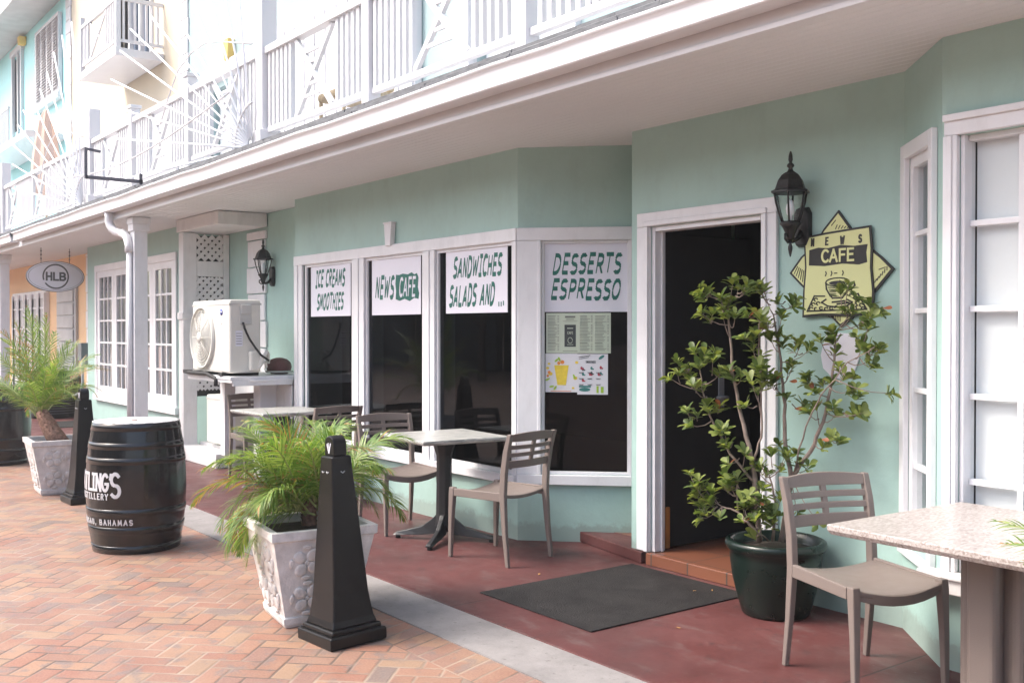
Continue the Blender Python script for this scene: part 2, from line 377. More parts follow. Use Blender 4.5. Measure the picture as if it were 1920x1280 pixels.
# ---------------------------------------------------------------- stroke lettering
def ar(cx, cy, rx, ry, a0, a1, n=10): return [(cx+rx*math.cos(R(a0+(a1-a0)*i/n)), cy+ry*math.sin(R(a0+(a1-a0)*i/n))) for i in range(n+1)]
GL = {
 'A': [[(0, 0), (.38, 1)], [(.38, 1), (.72, 0)], [(.14, .33), (.62, .33)]],
 'B': [[(.05, 0), (.05, 1)], [(.05, 1), (.35, 1)]+ar(.35, .76, .25, .24, 90, -90)+[(.05, .52)], [(.35, .52)]+ar(.35, .26, .3, .26, 90, -90)+[(.05, 0)]],
 'C': [ar(.38, .5, .36, .5, 50, 310, 14)],
 'D': [[(.05, 0), (.05, 1)], [(.05, 1), (.25, 1)]+ar(.25, .5, .42, .5, 90, -90, 12)+[(.05, 0)]],
 'E': [[(.08, 0), (.08, 1)], [(.08, 1), (.6, 1)], [(.08, .53), (.52, .53)], [(.08, 0), (.6, 0)]],
 'F': [[(.08, 0), (.08, 1)], [(.08, 1), (.6, 1)], [(.08, .53), (.52, .53)]],
 'G': [ar(.38, .5, .36, .5, 50, 340, 14)+[(.72, .42), (.45, .42)]],
 'H': [[(.05, 0), (.05, 1)], [(.62, 0), (.62, 1)], [(.05, .5), (.62, .5)]],
 'I': [[(.25, 0), (.25, 1)], [(.05, 1), (.45, 1)], [(.05, 0), (.45, 0)]],
 'i': [[(.15, 0), (.15, 1)]],
 'J': [[(.5, 1), (.5, .25)]+ar(.27, .25, .23, .25, 0, -180)],
 'K': [[(.05, 0), (.05, 1)], [(.6, 1), (.05, .4)], [(.22, .6), (.65, 0)]],
 'L': [[(.08, 1), (.08, 0)], [(.08, 0), (.58, 0)]],
 'M': [[(.03, 0), (.12, 1)], [(.12, 1), (.42, .2)], [(.42, .2), (.74, 1)], [(.74, 1), (.82, 0)]],
 'N': [[(.05, 0), (.05, 1)], [(.05, 1), (.62, 0)], [(.62, 0), (.62, 1)]],
 'O': [ar(.38, .5, .36, .5, 0, 360, 20)],
 'P': [[(.08, 0), (.08, 1)], [(.08, 1), (.35, 1)]+ar(.35, .74, .27, .26, 90, -90)+[(.08, .48)]],
 'R': [[(.08, 0), (.08, 1)], [(.08, 1), (.35, 1)]+ar(.35, .74, .27, .26, 90, -90)+[(.08, .48)], [(.32, .48), (.66, 0)]],
 'S': [ar(.33, .75, .28, .25, 40, 270, 9)+ar(.33, .25, .3, .25, 90, -140, 9)],
 'T': [[(.34, 0), (.34, 1)], [(0, 1), (.68, 1)]],
 'U': [[(.06, 1), (.06, .3)]+ar(.34, .3, .28, .3, 180, 360, 8)+[(.62, 1)]],
 'V': [[(0, 1), (.33, 0)], [(.33, 0), (.66, 1)]],
 'W': [[(0, 1), (.2, 0)], [(.2, 0), (.45, .8)], [(.45, .8), (.68, 0)], [(.68, 0), (.92, 1)]],
 'Y': [[(0, 1), (.33, .5)], [(.66, 1), (.33, .5)], [(.33, .5), (.33, 0)]],
 "'": [[(.12, 1), (.06, .75)]], '.': [[(.08, .02), (.14, .02)]], ',': [[(.12, .05), (.05, -.12)]], '-': [[(.05, .5), (.4, .5)]], '*': [],
}
def gw(ch):
    if ch == ' ': return .34
    g = GL.get(ch); return max((p[0] for s_ in g for p in s_), default=.3) if g else .4
class Pen:                                       # draws nib strokes on a surface given by fn(u, v, lift)
    def __init__(s, mb, fn, mi=0, t=.0012, lift=.0006): s.mb = mb; s.fn = fn; s.mi = mi; s.t = t; s.l = lift; s.k = 0
    def seg(s, p, q, nib, ns=1):
        nx, ny, w_ = nib; d = Vector((q[0]-p[0], q[1]-p[1])); L = d.length
        if L < 1e-6: return
        d /= L; pr = Vector((-d.y, d.x)); n_ = Vector((nx, ny))
        h = abs(n_.dot(pr))/2+w_/2                                          # half width seen across the stroke
        e = d*(w_/2)
        for i in range(ns):
            a = Vector(p)+d*L*i/ns-(e if i == 0 else e*0); b = Vector(p)+d*L*(i+1)/ns+(e if i == ns-1 else e*0)
            s.k += 1; lo = s.l+(s.k % 37)*.00002
            q4 = [a-pr*h, b-pr*h, b+pr*h, a+pr*h]
            s.mb.hexa([s.fn(x.x, x.y, 0) for x in q4], [s.fn(x.x, x.y, lo+s.t) for x in q4], s.mi)
    def line(s, pts, nib, ns=1):
        for a, b in zip(pts, pts[1:]): s.seg(a, b, nib, ns)
    def text(s, txt, u, v, h, wf=1., gap=.16, nib=(0, 0, .1), shear=0, ns=1, center=False, jit=0):
        nb = (nib[0]*h, nib[1]*h, nib[2]*h)
        tot = sum(gw(c)*wf*h+gap*h for c in txt)-gap*h
        if center: u -= tot/2
        for ch in txt:
            dy = random.uniform(-jit, jit)*h
            for st in GL.get(ch, []):
                s.line([(u+(x*wf+y*shear)*h, v+y*h+dy) for x, y in st], nb, ns)
            u += gw(ch)*wf*h+gap*h
        return tot
def plane_fn(o, ux, n, uz=(0, 0, 1)):
    o, ux, n, uz = Vector(o), Vector(ux), Vector(n), Vector(uz)
    return lambda u, v, l: o+ux*u+uz*v+n*l
def blob(mb, fn, pts, mi, lift): mb.hexa([fn(x, y, 0) for x, y in pts], [fn(x, y, lift) for x, y in pts], mi)
def ell(cx, cy, rx, ry, n=18, a=0): return [(cx+rx*math.cos(2*math.pi*i/n)*math.cos(a)-ry*math.sin(2*math.pi*i/n)*math.sin(a), cy+rx*math.cos(2*math.pi*i/n)*math.sin(a)+ry*math.sin(2*math.pi*i/n)*math.cos(a)) for i in range(n)]
def rect(x0, x1, y0, y1): return [(x0, y0), (x1, y0), (x1, y1), (x0, y1)]
# ---------------------------------------------------------------- ground
YB = 3.08
mb = MB(); mb.add([(-90, -60, 0), (60, -60, 0), (60, 30, 0), (-90, 30, 0)], [(0, 1, 2, 3)]); struct('ground_paving', mb, 'brick')
mb = MB(); mb.box(-60, 12, 2.74, YB+.02, -.05, .006); struct('kerb_strip', mb, 'concrete')
mb = MB(); mb.box(-60, 12, YB, 9.5, -.05, .012); struct('patio_floor', mb, 'patio', bevel=.006)

def wallseg(mb, p, q, z0, z1, th, ops=(), mi=0):
    """wall from p to q (outer face on the line, thickness to the left of p->q), ops = (s0,s1,z0,z1)"""
    p, q = Vector(p), Vector(q); d = (q-p); L = d.length; d /= L; nrm = Vector((-d.y, d.x))
    ss = sorted({0, L, *[o[0] for o in ops], *[o[1] for o in ops]})
    for a, b in zip(ss, ss[1:]):
        mid = (a+b)/2; cut = sorted((o[2], o[3]) for o in ops if o[0] <= mid <= o[1])
        z = z0; spans = []
        for c0, c1 in cut: spans.append((z, c0)); z = c1
        spans.append((z, z1))
        for za, zb in spans:
            if zb-za < 1e-4: continue
            P = [p+d*a, p+d*b, p+d*b+nrm*th, p+d*a+nrm*th]
            mb.hexa([(v.x, v.y, za) for v in P], [(v.x, v.y, zb) for v in P], mi)
def seg_T(p, q, out=0.0):                        # local frame on a wall line: (s, depth into the wall, z)
    p, q = Vector(p), Vector(q); d = (q-p).normalized(); nrm = Vector((-d.y, d.x))
    return lambda s_, t, z: (p.x+d.x*s_+nrm.x*t, p.y+d.y*s_+nrm.y*t, z)
def uneven(x): return .004*math.sin(x*2.3)+.003*math.sin(x*5.1+1)

def eaves(root, x0, x1):
    # soffit of narrow boards
    mb = MB(); y = 3.56; mb.box(x0, x1, 3.55, 5.4, 2.797, 2.83)
    while y < 5.36: mb.box(x0, x1, y+.0025, y+.0575, 2.78, 2.796); y += .06
    part('soffit', mb, 'soffit', root, bevel=.002, seg=1)
    mb = MB(); mb.box(x0, x1, 3.535, 3.555, 2.775, 2.985); mb.box(x0, x1, 3.522, 3.534, 2.775, 2.80)
    part('fascia', mb, 'gutter', root, bevel=.002)
    # gutter trough: K profile swept along X in slightly uneven lengths
    prof = [(3.520, 2.852), (3.425, 2.850), (3.412, 2.853), (3.406, 2.861), (3.409, 2.871), (3.419, 2.877), (3.415, 2.905), (3.409, 2.945), (3.402, 2.957), (3.390, 2.963),
            (3.386, 2.972), (3.388, 2.982), (3.402, 2.984), (3.412, 2.970), (3.422, 2.94), (3.428, 2.885), (3.434, 2.862), (3.512, 2.862), (3.512, 2.975), (3.520, 2.975)]
    mb = MB(); loops = []; x = x0
    while x < x1+.01:
        dz = uneven(x); loops.append([(x, yy, zz+(dz if zz > 2.9 else dz*.3)) for yy, zz in prof]); x += .5
    mb.loft(loops)
    part('gutter', mb, 'gutter', root, bevel=.002, seg=1)
    # shingle skirt
    mb = MB(); x = x0
    rows = [(3.43, 2.990), (3.56, 3.060), (3.69, 3.137), (3.82, 3.212)]
    for k in range(3):
        (ya, za), (yb, zb) = rows[k], rows[k+1]; x = x0-(k % 2)*.15
        while x < x1:
            a, b = max(x, x0), min(x+.297, x1); j = random.uniform(-.006, .006)
            if b > a: mb.hexa([(a, ya+j, za), (b, ya+j, za), (b, yb, zb-.02), (a, yb, zb-.02)], [(a, ya+j, za+.022), (b, ya+j, za+.022), (b, yb, zb+.004), (a, yb, zb+.004)])
            x += .3
    part('roof', mb, 'shingle', root)
    mb = MB(); mb.box(x0, x1, 3.80, 6.6, 2.98, 3.2); part('balcony_floor', mb, 'white_up', root)

def balcony(root, x0, x1, posts, crosses):
    r = MB(); Y = 3.93
    r.box(x0, x1, Y-.045, Y+.045, 4.02, 4.085); r.box(x0, x1, Y-.025, Y+.025, 3.30, 3.35)
    rail = part('railing', r, 'white_up', root, bevel=.005)
    for p in posts:
        mb = MB()
        mb.box(p-.055, p+.055, Y-.055, Y+.055, 3.18, 4.20); mb.box(p-.07, p+.07, Y-.07, Y+.07, 4.20, 4.24)
        part('newel_post', mb, 'white_up', rail, bevel=.006)
    for c in crosses:
        a, b = c-.34, c+.34; mb = MB()
        mb.bar((a, Y, 4.02), (b, Y, 3.35), .035, .045, mi=0); mb.bar((b, Y+.002, 4.02), (a, Y+.002, 3.35), .035, .043)
        for f in (.22, .36):
            z = 4.02-.67*f; mb.box(a+.68*f, b-.68*f, Y-.012, Y+.012, z-.014, z+.014); z = 3.35+.67*f; mb.box(a+.68*f, b-.68*f, Y-.012, Y+.012, z-.014, z+.014)
        part('cross_panel', mb, 'white_up', rail)
    secs = []; x = x0+.06; cur = []
    while x < x1:
        if all(abs(x-c) > .36 for c in crosses):
            if all(abs(x-p) > .08 for p in posts): cur.append(x)
        elif cur: secs.append(cur); cur = []
        x += .088
    if cur: secs.append(cur)
    for sc_ in secs:
        mb = MB()
        for x in sc_: mb.box(x-.021, x+.021, Y-.021, Y+.021, 3.35, 4.02)
        part('baluster_panel', mb, 'white_up', rail)

# ================================================================ the cafe building
B = thing('cafe_building', 'mint green two storey building with cafe windows, open door and white balcony above', 'building', (-6, 5.5, 0))
A0, A1, F1 = (-9.42, 4.42), (-5.80, 4.42), (-4.86, 5.36)
D0, D1, G1, H1 = (-4.88, 4.65), (-2.93, 4.65), (-2.49, 4.24), (2.5, 4.24)
C0, C1 = (-16.9, 4.42), (-12.47, 4.42)
mb = MB()
wallseg(mb, (-18.2, 4.75), (-16.93, 4.75), 0, 2.79, .2)
wallseg(mb, (-16.9, 4.95), (-16.9, 4.435), 0, 2.79, .15)
wallseg(mb, C0, C1, 0, 2.79, .2, [(.55, 4.05, .52, 2.40)])
wallseg(mb, (-12.465, 4.43), (-12.10, 4.71), 0, 2.79, .15)
wallseg(mb, (-12.05, 4.70), (-9.45, 4.70), 0, 2.79, .2)
wallseg(mb, (-9.415, 4.87), (-9.415, 4.435), 0, 2.79, .12)
wallseg(mb, A0, A1, 0, 2.79, .18, [(.22, 1.22, .47, 2.13), (1.42, 2.40, .47, 2.13), (2.56, 3.59, .47, 2.13)])
wallseg(mb, A1, F1, 0, 2.79, .18, [(.17, .79, .485, 2.125)])
wallseg(mb, (-4.875, 5.5), (-4.875, 4.665), 0, 2.79, .12)
wallseg(mb, D0, D1, 0, 2.79, .09, [(.18, 1.08, 0, 2.15)])
wallseg(mb, D1, G1, 0, 2.79, .12, [(.10, .50, .47, 2.34)])
wallseg(mb, G1, H1, 0, 2.79, .12, [(.085, 4.6, .45, 2.34)])
part('wall', mb, 'mint', B)
# upper storey
mb = MB()
wallseg(mb, (-17.6, 6.2), (3, 6.2), 3.2, 9.3, .2, [(1.25, 3.1, 3.2, 5.35), (8.7, 10.3, 3.2, 5.4), (12.0, 13.6, 3.2, 5.4)])
part('upper_wall', mb, 'mint_up', B)
mb = MB(); mb.box(-14.2, -9.9, 6.10, 6.19, 3.2, 5.75)
for i in range(14): mb.box(-14.15+i*.305, -13.89+i*.305, 6.07, 6.10, 3.3, 5.6)
part('wall_panelling', mb, 'white_up', B)
for xa in (-16.35, -8.9, -5.6):
    wd = 1.85 if xa < -16 else 1.6
    mb = MB(); mb.box(xa-.12, xa, 6.13, 6.25, 3.2, 5.5); mb.box(xa+wd, xa+wd+.12, 6.13, 6.25, 3.2, 5.5); mb.box(xa-.2, xa+wd+.2, 6.11, 6.24, 5.5, 5.68)
    mb.box(xa+wd/2-.06, xa+wd/2+.06, 6.15, 6.25, 3.2, 5.5)
    fr = part('balcony_door', mb, 'white_up', B, bevel=.006)
    mb = MB(); mb.box(xa, xa+wd, 6.28, 6.29, 3.2, 5.5); part('pane', mb, 'clear', fr)
    mb = MB(); mb.box(xa+.05, xa+wd-.05, 6.33, 6.36, 3.2, 5.5); part('curtain', mb, 'blind', fr)
    mb = MB(); mb.prism([(xa+wd/2-.07, 5.66), (xa+wd/2+.07, 5.66), (xa+wd/2+.11, 5.98), (xa+wd/2-.11, 5.98)], 6.08, 6.19, 'y'); part('keystone', mb, 'ball_gold', B, bevel=.01)
eaves(B, -17.2, 3.0)
balcony(B, -17.2, 3.0, [-5.06+1.96*k for k in (0, 1, 2, 3, -1, -3, -4)], [-6.04+1.955*k for k in range(-5, 5)])
for xc in (-8.99, -14.72, -2.9):
    mb = MB(); mb.box(xc-.075, xc+.075, 3.86, 4.01, 3.18, 4.5 if xc == -14.72 else 8.5); mb.box(xc-.10, xc+.10, 3.83, 4.04, 3.18, 3.33)
    part('balcony_column', mb, 'white_up', B, bevel=.008)

def column(root, xc, yc):
    mb = MB(); mb.box(xc-.075, xc+.075, yc-.075, yc+.075, .012, 2.70); mb.box(xc-.095, xc+.095, yc-.095, yc+.095, 2.62, 2.70)
    mb.box(xc-.105, xc+.105, yc-.105, yc+.105, 2.70, 2.775); mb.box(xc-.10, xc+.10, yc-.10, yc+.10, .012, .16)
    return part('column', mb, 'white', root, bevel=.006)
column(B, -12.0, 3.70)
mb = MB()
pts = []
for i in range(13):
    a = R(90*i/12); pts.append((-12.34+.17*(1-math.cos(a)), 3.50, 2.84-.17*math.sin(a)*1.0))
pts = [(-12.36, 3.47, 2.86), (-12.36, 3.47, 2.80)]+[(-12.36+.16*(1-math.cos(R(t))), 3.47+.10*(1-math.cos(R(t))), 2.78-.17*math.sin(R(t))) for t in range(10, 91, 8)]
pts += [(-12.10, 3.585, 2.575), (-12.04, 3.59, 2.53), (-12.01, 3.592, 2.46), (-12.0, 3.592, 2.38)]
mb.tube(pts, [.045 if i % 2 else .052 for i in range(len(pts))], 12)
mb.tube([(-12.0, 3.592, 2.40), (-12.0, 3.592, .10)], .034, 10)
part('downspout', mb, 'gutter', B)
# quoin blocks
def quoins(root, x0, x1, y, z0, z1, m='white', n=None):
    mb = MB(); z = z0; k = 0
    while z < z1-.05:
        h = min(.30, z1-z); e = .03 if k % 2 else 0
        mb.box(x0-e, x1+e, y-.03, y-.001, z+.006, z+h-.006); z += h; k += 1
    return part('quoins', mb, m, root, bevel=.006)
quoins(B, -11.20, -10.74, 4.70, 1.0, 2.60)
quoins(B, -18.15, -17.95, 4.75, .02, 2.77)
quoins(B, -17.75, -17.35, 6.20, 3.2, 9.2, 'white_up')
# trim: bay of three windows
mb = MB(); yf = 4.42
mb.box(-9.40, -5.79, yf-.028, yf-.001, 2.125, 2.215)                     # header
mb.box(-9.40, -5.79, yf-.045, yf-.001, .405, .470)                       # sill
for a, b in ((-9.40, -9.22), (-8.21, -7.99), (-7.03, -6.85), (-5.84, -5.79)):
    mb.box(a, b, yf-.026, yf-.001, .471, 2.124)
for a, b in ((-9.355, -9.30), (-8.125, -8.075), (-6.965, -6.915)): mb.box(a, b, yf-.036, yf-.0265, .471, 2.124)
part('window_trim', mb, 'white', B, bevel=.004)
mb = MB(); mb.prism([(-7.575, 2.20), (-7.495, 2.20), (-7.475, 2.385), (-7.595, 2.385)], yf-.05, yf-.003, 'y'); mb.box(-7.605, -7.465, yf-.055, yf-.002, 2.386, 2.40)
part('keystone', mb, 'white', B, bevel=.004)
for a, b in ((-9.20, -8.22), (-8.00, -7.04), (-6.86, -5.85)):
    mb = MB()
    for x0, x1, z0, z1 in ((a-.02, a+.028, .47, 2.13), (b-.02, b+.02, .47, 2.13), (a+.028, b-.02, .47, .50), (a+.028, b-.02, 2.10, 2.13)): mb.box(x0, x1, yf+.0, yf+.045, z0, z1)
    wn = part('window', mb, 'white', B, bevel=.003)
    mb = MB(); mb.box(a+.028, b-.02, yf+.020, yf+.026, .50, 2.10); part('pane', mb, 'glass', wn)
# facet window (45 degrees)
T = seg_T(A1, F1)
mb = MB()
for s0, s1, z0, z1, t0 in ((.0, .17, .485, 2.124, -.026), (.79, .855, .485, 2.124, -.026), (.0, .86, 2.125, 2.215, -.03), (.0, .86, .415, .484, -.045)):
    mb.box(s0, s1, t0, -.001, z0, z1, T=T)
mb.box(.145, .168, -.034, -.0265, .486, 2.124, T=T)
part('window_trim', mb, 'white', B, bevel=.004)
mb = MB()
for s0, s1, z0, z1 in ((.165, .19, .485, 2.125), (.77, .795, .485, 2.125), (.19, .77, .485, .505), (.19, .77, 2.105, 2.125)): mb.box(s0, s1, .0, .045, z0, z1, T=T)
wn = part('window', mb, 'white', B, bevel=.003)
mb = MB(); mb.box(.19, .77, .026, .032, .505, 2.105, T=T); part('pane', mb, 'glass', wn)
mb = MB(); mb.box(.812, .834, -.05, -.027, 1.52, 1.83, T=T); part('window_latch_bar', mb, 'lamp_black', B, bevel=.003)
# kerb wedge and door step
mb = MB(); mb.prism([(-5.50, 4.735), (-4.74, 4.60), (-4.74, 4.90), (-5.22, 4.98)], .013, .085, 'z'); part('raised_kerb', mb, 'patio', B, bevel=.006)
mb = MB(); mb.box(-4.70, -3.80, 4.60, 4.90, .013, .088); part('door_step', mb, 'tile', B, bevel=.005)
# doorway
mb = MB()
for x0, x1, z0, z1 in ((-4.81, -4.70, .09, 2.151), (-3.80, -3.70, .013, 2.151), (-4.81, -3.70, 2.152, 2.24)): mb.box(x0, x1, 4.625, 4.649, z0, z1)
for x0, x1, z0, z1 in ((-4.735, -4.702, .09, 2.151), (-3.798, -3.765, .013, 2.151), (-4.735, -3.765, 2.153, 2.185)): mb.box(x0, x1, 4.612, 4.6245, z0, z1)
mb.box(-4.699, -4.67, 4.651, 4.745, .09, 2.15); mb.box(-3.83, -3.801, 4.651, 4.745, .09, 2.15); mb.box(-4.669, -3.831, 4.651, 4.745, 2.12, 2.15)
mb.box(-4.669, -4.655, 4.70, 4.72, .09, 2.12)
dfm = part('door_frame', mb, 'white', B, bevel=.004)
# open door leaf swung inside with a handle, coloured near-black for the shade
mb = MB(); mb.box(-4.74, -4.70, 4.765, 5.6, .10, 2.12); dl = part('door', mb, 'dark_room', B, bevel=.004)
mb = MB(); mb.tube([(-4.70, 5.3, 1.05), (-4.64, 5.3, 1.05), (-4.64, 5.2, 1.05)], .011, 8); mb.box(-4.70, -4.69, 5.275, 5.325, .98, 1.18); part('handle', mb, 'conduit', dl)
# interior room, walls and ceiling coloured near-black for its shade
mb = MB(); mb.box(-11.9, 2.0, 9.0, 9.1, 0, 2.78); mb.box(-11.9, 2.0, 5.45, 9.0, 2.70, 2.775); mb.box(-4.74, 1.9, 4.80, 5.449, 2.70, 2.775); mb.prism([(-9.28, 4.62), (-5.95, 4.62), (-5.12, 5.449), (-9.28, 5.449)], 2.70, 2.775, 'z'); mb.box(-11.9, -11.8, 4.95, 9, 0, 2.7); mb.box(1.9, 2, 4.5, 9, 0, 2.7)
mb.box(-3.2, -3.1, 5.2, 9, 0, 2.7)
mb.box(-4.752, -4.742, 4.752, 5.45, .09, 2.70)  # black lining put in for doorway shade, hides the mint wall
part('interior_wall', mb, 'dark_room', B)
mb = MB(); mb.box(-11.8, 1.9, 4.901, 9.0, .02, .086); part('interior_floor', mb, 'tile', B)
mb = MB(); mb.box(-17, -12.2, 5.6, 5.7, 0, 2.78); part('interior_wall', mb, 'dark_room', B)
# paned bay window on the left
mb = MB(); mb.box(-16.42, -12.79, yf-.03, yf-.001, 2.37, 2.47); mb.box(-16.44, -12.76, yf-.055, yf-.001, .44, .53)
mb.box(-16.42, -16.33, yf-.028, yf-.001, .531, 2.369); mb.box(-12.87, -12.79, yf-.028, yf-.001, .531, 2.369)
part('window_trim', mb, 'white', B, bevel=.004)
for k in range(4):
    a = -16.33+k*.865; b = a+.865; mb = MB()
    for x0, x1, z0, z1 in ((a+.002, a+.12, .53, 2.37), (b-.12, b-.002, .53, 2.37), (a+.121, b-.121, .53, .66), (a+.121, b-.121, 2.28, 2.37)): mb.box(x0, x1, yf-.012, yf+.03, z0, z1)
    gx0, gx1 = a+.12, b-.12
    for q in (1, 2): xx = gx0+(gx1-gx0)*q/3; mb.box(xx-.012, xx+.012, yf-.008, yf+.02, .66, 2.28)
    for q in range(1, 5): zz = .66+1.62*q/5; mb.box(gx0, gx1, yf-.007, yf+.019, zz-.013, zz+.013)
    wn = part('window', mb, 'white', B)
    mb = MB(); mb.box(gx0, gx1, yf+.005, yf+.010, .66, 2.28); part('pane', mb, 'clear', wn)
    mb = MB(); mb.box(gx0-.05, gx0+(gx1-gx0)*.33, yf+.10, yf+.11, .55, 2.35); mb.box(gx0+(gx1-gx0)*.62, gx0+(gx1-gx0)*.8, yf+.10, yf+.11, .55, 2.35); part('curtain', mb, 'louvre', wn)
# right bay: facet window and front window with blinds behind
T = seg_T(D1, G1); mb = MB()
for s0, s1, z0, z1 in ((.03, .10, .44, 2.40), (.49, .545, .44, 2.40), (.101, .489, 2.33, 2.40), (.0, .56, .40, .438)): mb.box(s0, s1, -.03, -.001, z0, z1, T=T)
part('window_trim', mb, 'white', B, bevel=.004)
mb = MB()
for s0, s1, z0, z1 in ((.10, .15, .47, 2.34), (.45, .50, .47, 2.34), (.151, .449, .47, .52), (.151, .449, 2.28, 2.34)): mb.box(s0, s1, .0, .05, z0, z1, T=T)
for zz in (.84, 1.21, 1.59, 1.96): mb.box(.151, .449, .01, .045, zz-.012, zz+.012, T=T)
wn = part('window', mb, 'white', B, bevel=.003)
mb = MB(); mb.box(.151, .449, .025, .031, .52, 2.28, T=T); part('pane', mb, 'clear', wn)
mb = MB(); mb.box(.13, .47, .085, .095, .48, 2.33, T=T); part('blind', mb, 'blind', wn)
yg = 4.24; mb = MB()
mb.box(-2.465, 2.3, yg-.03, yg-.001, 2.34, 2.425); mb.box(-2.47, -2.405, yg-.03, yg-.001, .45, 2.339)
mb.box(-2.45, -2.425, yg-.038, yg-.0305, .45, 2.339); mb.box(-2.465, 2.3, yg-.045, yg-.031, 2.40, 2.43)
part('window_trim', mb, 'white', B, bevel=.004)
mb = MB(); mb.box(-2.56, 2.3, yg-.075, yg-.001, .36, .449); mb.box(-2.50, 2.3, yg-.09, yg-.076, .425, .449); part('sill', mb, 'white_old', B, bevel=.006)
mb = MB(); mb.box(-2.404, -2.385, yg+.0, yg+.09, .45, 2.34); mb.box(-2.384, 2.2, yg+.03, yg+.09, 2.315, 2.34); mb.box(-2.384, 2.2, yg+.03, yg+.09, .45, .49)
for k in range(18): xx = -2.158+k*.235; mb.box(xx-.013, xx+.013, yg+.04, yg+.075, .49, 2.315)
for zz in (.84, 1.21, 1.59, 1.96): mb.box(-2.384, 2.2, yg+.042, yg+.073, zz-.013, zz+.013)
wn = part('window', mb, 'white', B, bevel=.003)
mb = MB(); mb.box(-2.384, 2.2, yg+.058, yg+.063, .49, 2.315); part('pane', mb, 'clear', wn)
mb = MB(); mb.box(-2.38, 2.2, yg+.094, yg+.104, .47, 2.33); part('blind', mb, 'blind', wn)

# ================================================================ apricot neighbour
Yb = thing('apricot_building', 'apricot and cream building next to the mint cafe block, white french doors below', 'building', (-21.5, 5.5, 0))
mb = MB(); wallseg(mb, (-25.6, 4.75), (-18.201, 4.75), 0, 2.79, .2); part('wall', mb, 'yellow', Yb)
mb = MB(); wallseg(mb, (-25.4, 6.2), (-17.601, 6.2), 3.2, 9.3, .2, [(4.2, 6.2, 6.45, 8.6)]); part('upper_wall', mb, 'yellow_up', Yb)
eaves(Yb, -25.4, -17.201)
balcony(Yb, -25.4, -17.201, [-20.7, -24.6], [-6.04+1.955*k for k in range(-9, -5)])
column(Yb, -19.4, 3.70)
for xc in (-20.43,):
    mb = MB(); mb.box(xc-.075, xc+.075, 3.86, 4.01, 3.18, 4.5); part('balcony_column', mb, 'white_up', Yb, bevel=.008)
mb = MB(); mb.box(-23.75, -20.8, 4.69, 4.749, .02, 2.25)
for i in range(5):
    x0 = -23.65+i*.575
    for j in range(2): mb.box(x0+.10, x0+.125, 4.66, 4.689, .3, 2.1)
    mb.box(x0, x0+.07, 4.655, 4.689, .05, 2.2); mb.box(x0+.46, x0+.53, 4.655, 4.689, .05, 2.2)
    for zz in (.7, 1.1, 1.5, 1.9): mb.box(x0+.07, x0+.46, 4.665, 4.689, zz, zz+.03)
fd = part('french_doors', mb, 'white', Yb)
mb = MB()
for i in range(5): x0 = -23.65+i*.575; mb.box(x0+.13, x0+.45, 4.680, 4.688, .3, 2.1)
part('pane', mb, 'louvre', fd)
mb = MB(); mb.box(-20.05, -18.75, 4.70, 4.749, .02, 2.26)
for i in range(9): mb.box(-19.95, -18.85, 4.675, 4.70, .15+i*.23, .15+i*.23+.2)
part('shutter_panel', mb, 'louvre', Yb, bevel=.004)
quoins(Yb, -25.35, -24.95, 6.20, 3.2, 9.2, 'white_up')
# second floor balcony box
mb = MB(); mb.box(-21.0, -18.6, 5.35, 6.19, 6.30, 6.44); sl = part('upper_balcony', mb, 'white_up', Yb, bevel=.01)
mb = MB()
for y in (5.40,):
    mb.box(-20.98, -18.62, y-.03, y+.03, 7.28, 7.34); mb.box(-20.98, -18.62, y-.02, y+.02, 6.55, 6.60)
    x = -20.9
    while x < -18.6:
        if not -20.4 < x < -19.3: mb.box(x-.018, x+.018, y-.018, y+.018, 6.6, 7.28)
        x += .10
    mb.bar((-20.4, y, 6.6), (-19.3, y, 7.28), .03, .04); mb.bar((-20.4, y+.003, 7.28), (-19.3, y+.003, 6.6), .03, .04)
for x in (-20.95, -18.65): mb.box(x-.04, x+.04, 5.36, 5.44, 6.44, 7.5)
yy = 5.5
while yy < 6.15: mb.box(-18.668, -18.632, yy-.018, yy+.018, 6.6, 7.28); yy += .1
mb.box(-18.68, -18.62, 5.44, 6.19, 7.28, 7.34); mb.box(-18.67, -18.63, 5.44, 6.19, 6.55, 6.60)
part('railing', mb, 'white_up', sl)
mb = MB(); mb.box(-21.25, -21.2, 6.14, 6.25, 6.45, 8.7); mb.box(-19.25, -19.2, 6.14, 6.25, 6.45, 8.7); mb.box(-21.35, -19.1, 6.12, 6.25, 8.7, 8.85)
for x in (-20.55, -19.9): mb.box(x-.05, x+.05, 6.16, 6.24, 6.45, 8.7)
fr = part('balcony_door', mb, 'white_up', Yb)
mb = MB(); mb.box(-21.2, -19.25, 6.27, 6.28, 6.45, 8.7); part('pane', mb, 'glass', fr)
mb = MB(); mb.box(-24.9, -17.8, 6.12, 6.19, 3.2, 5.5); part('wall_panelling', mb, 'white_up', Yb)  # white panels stand in for an overexposed stretch of this wall

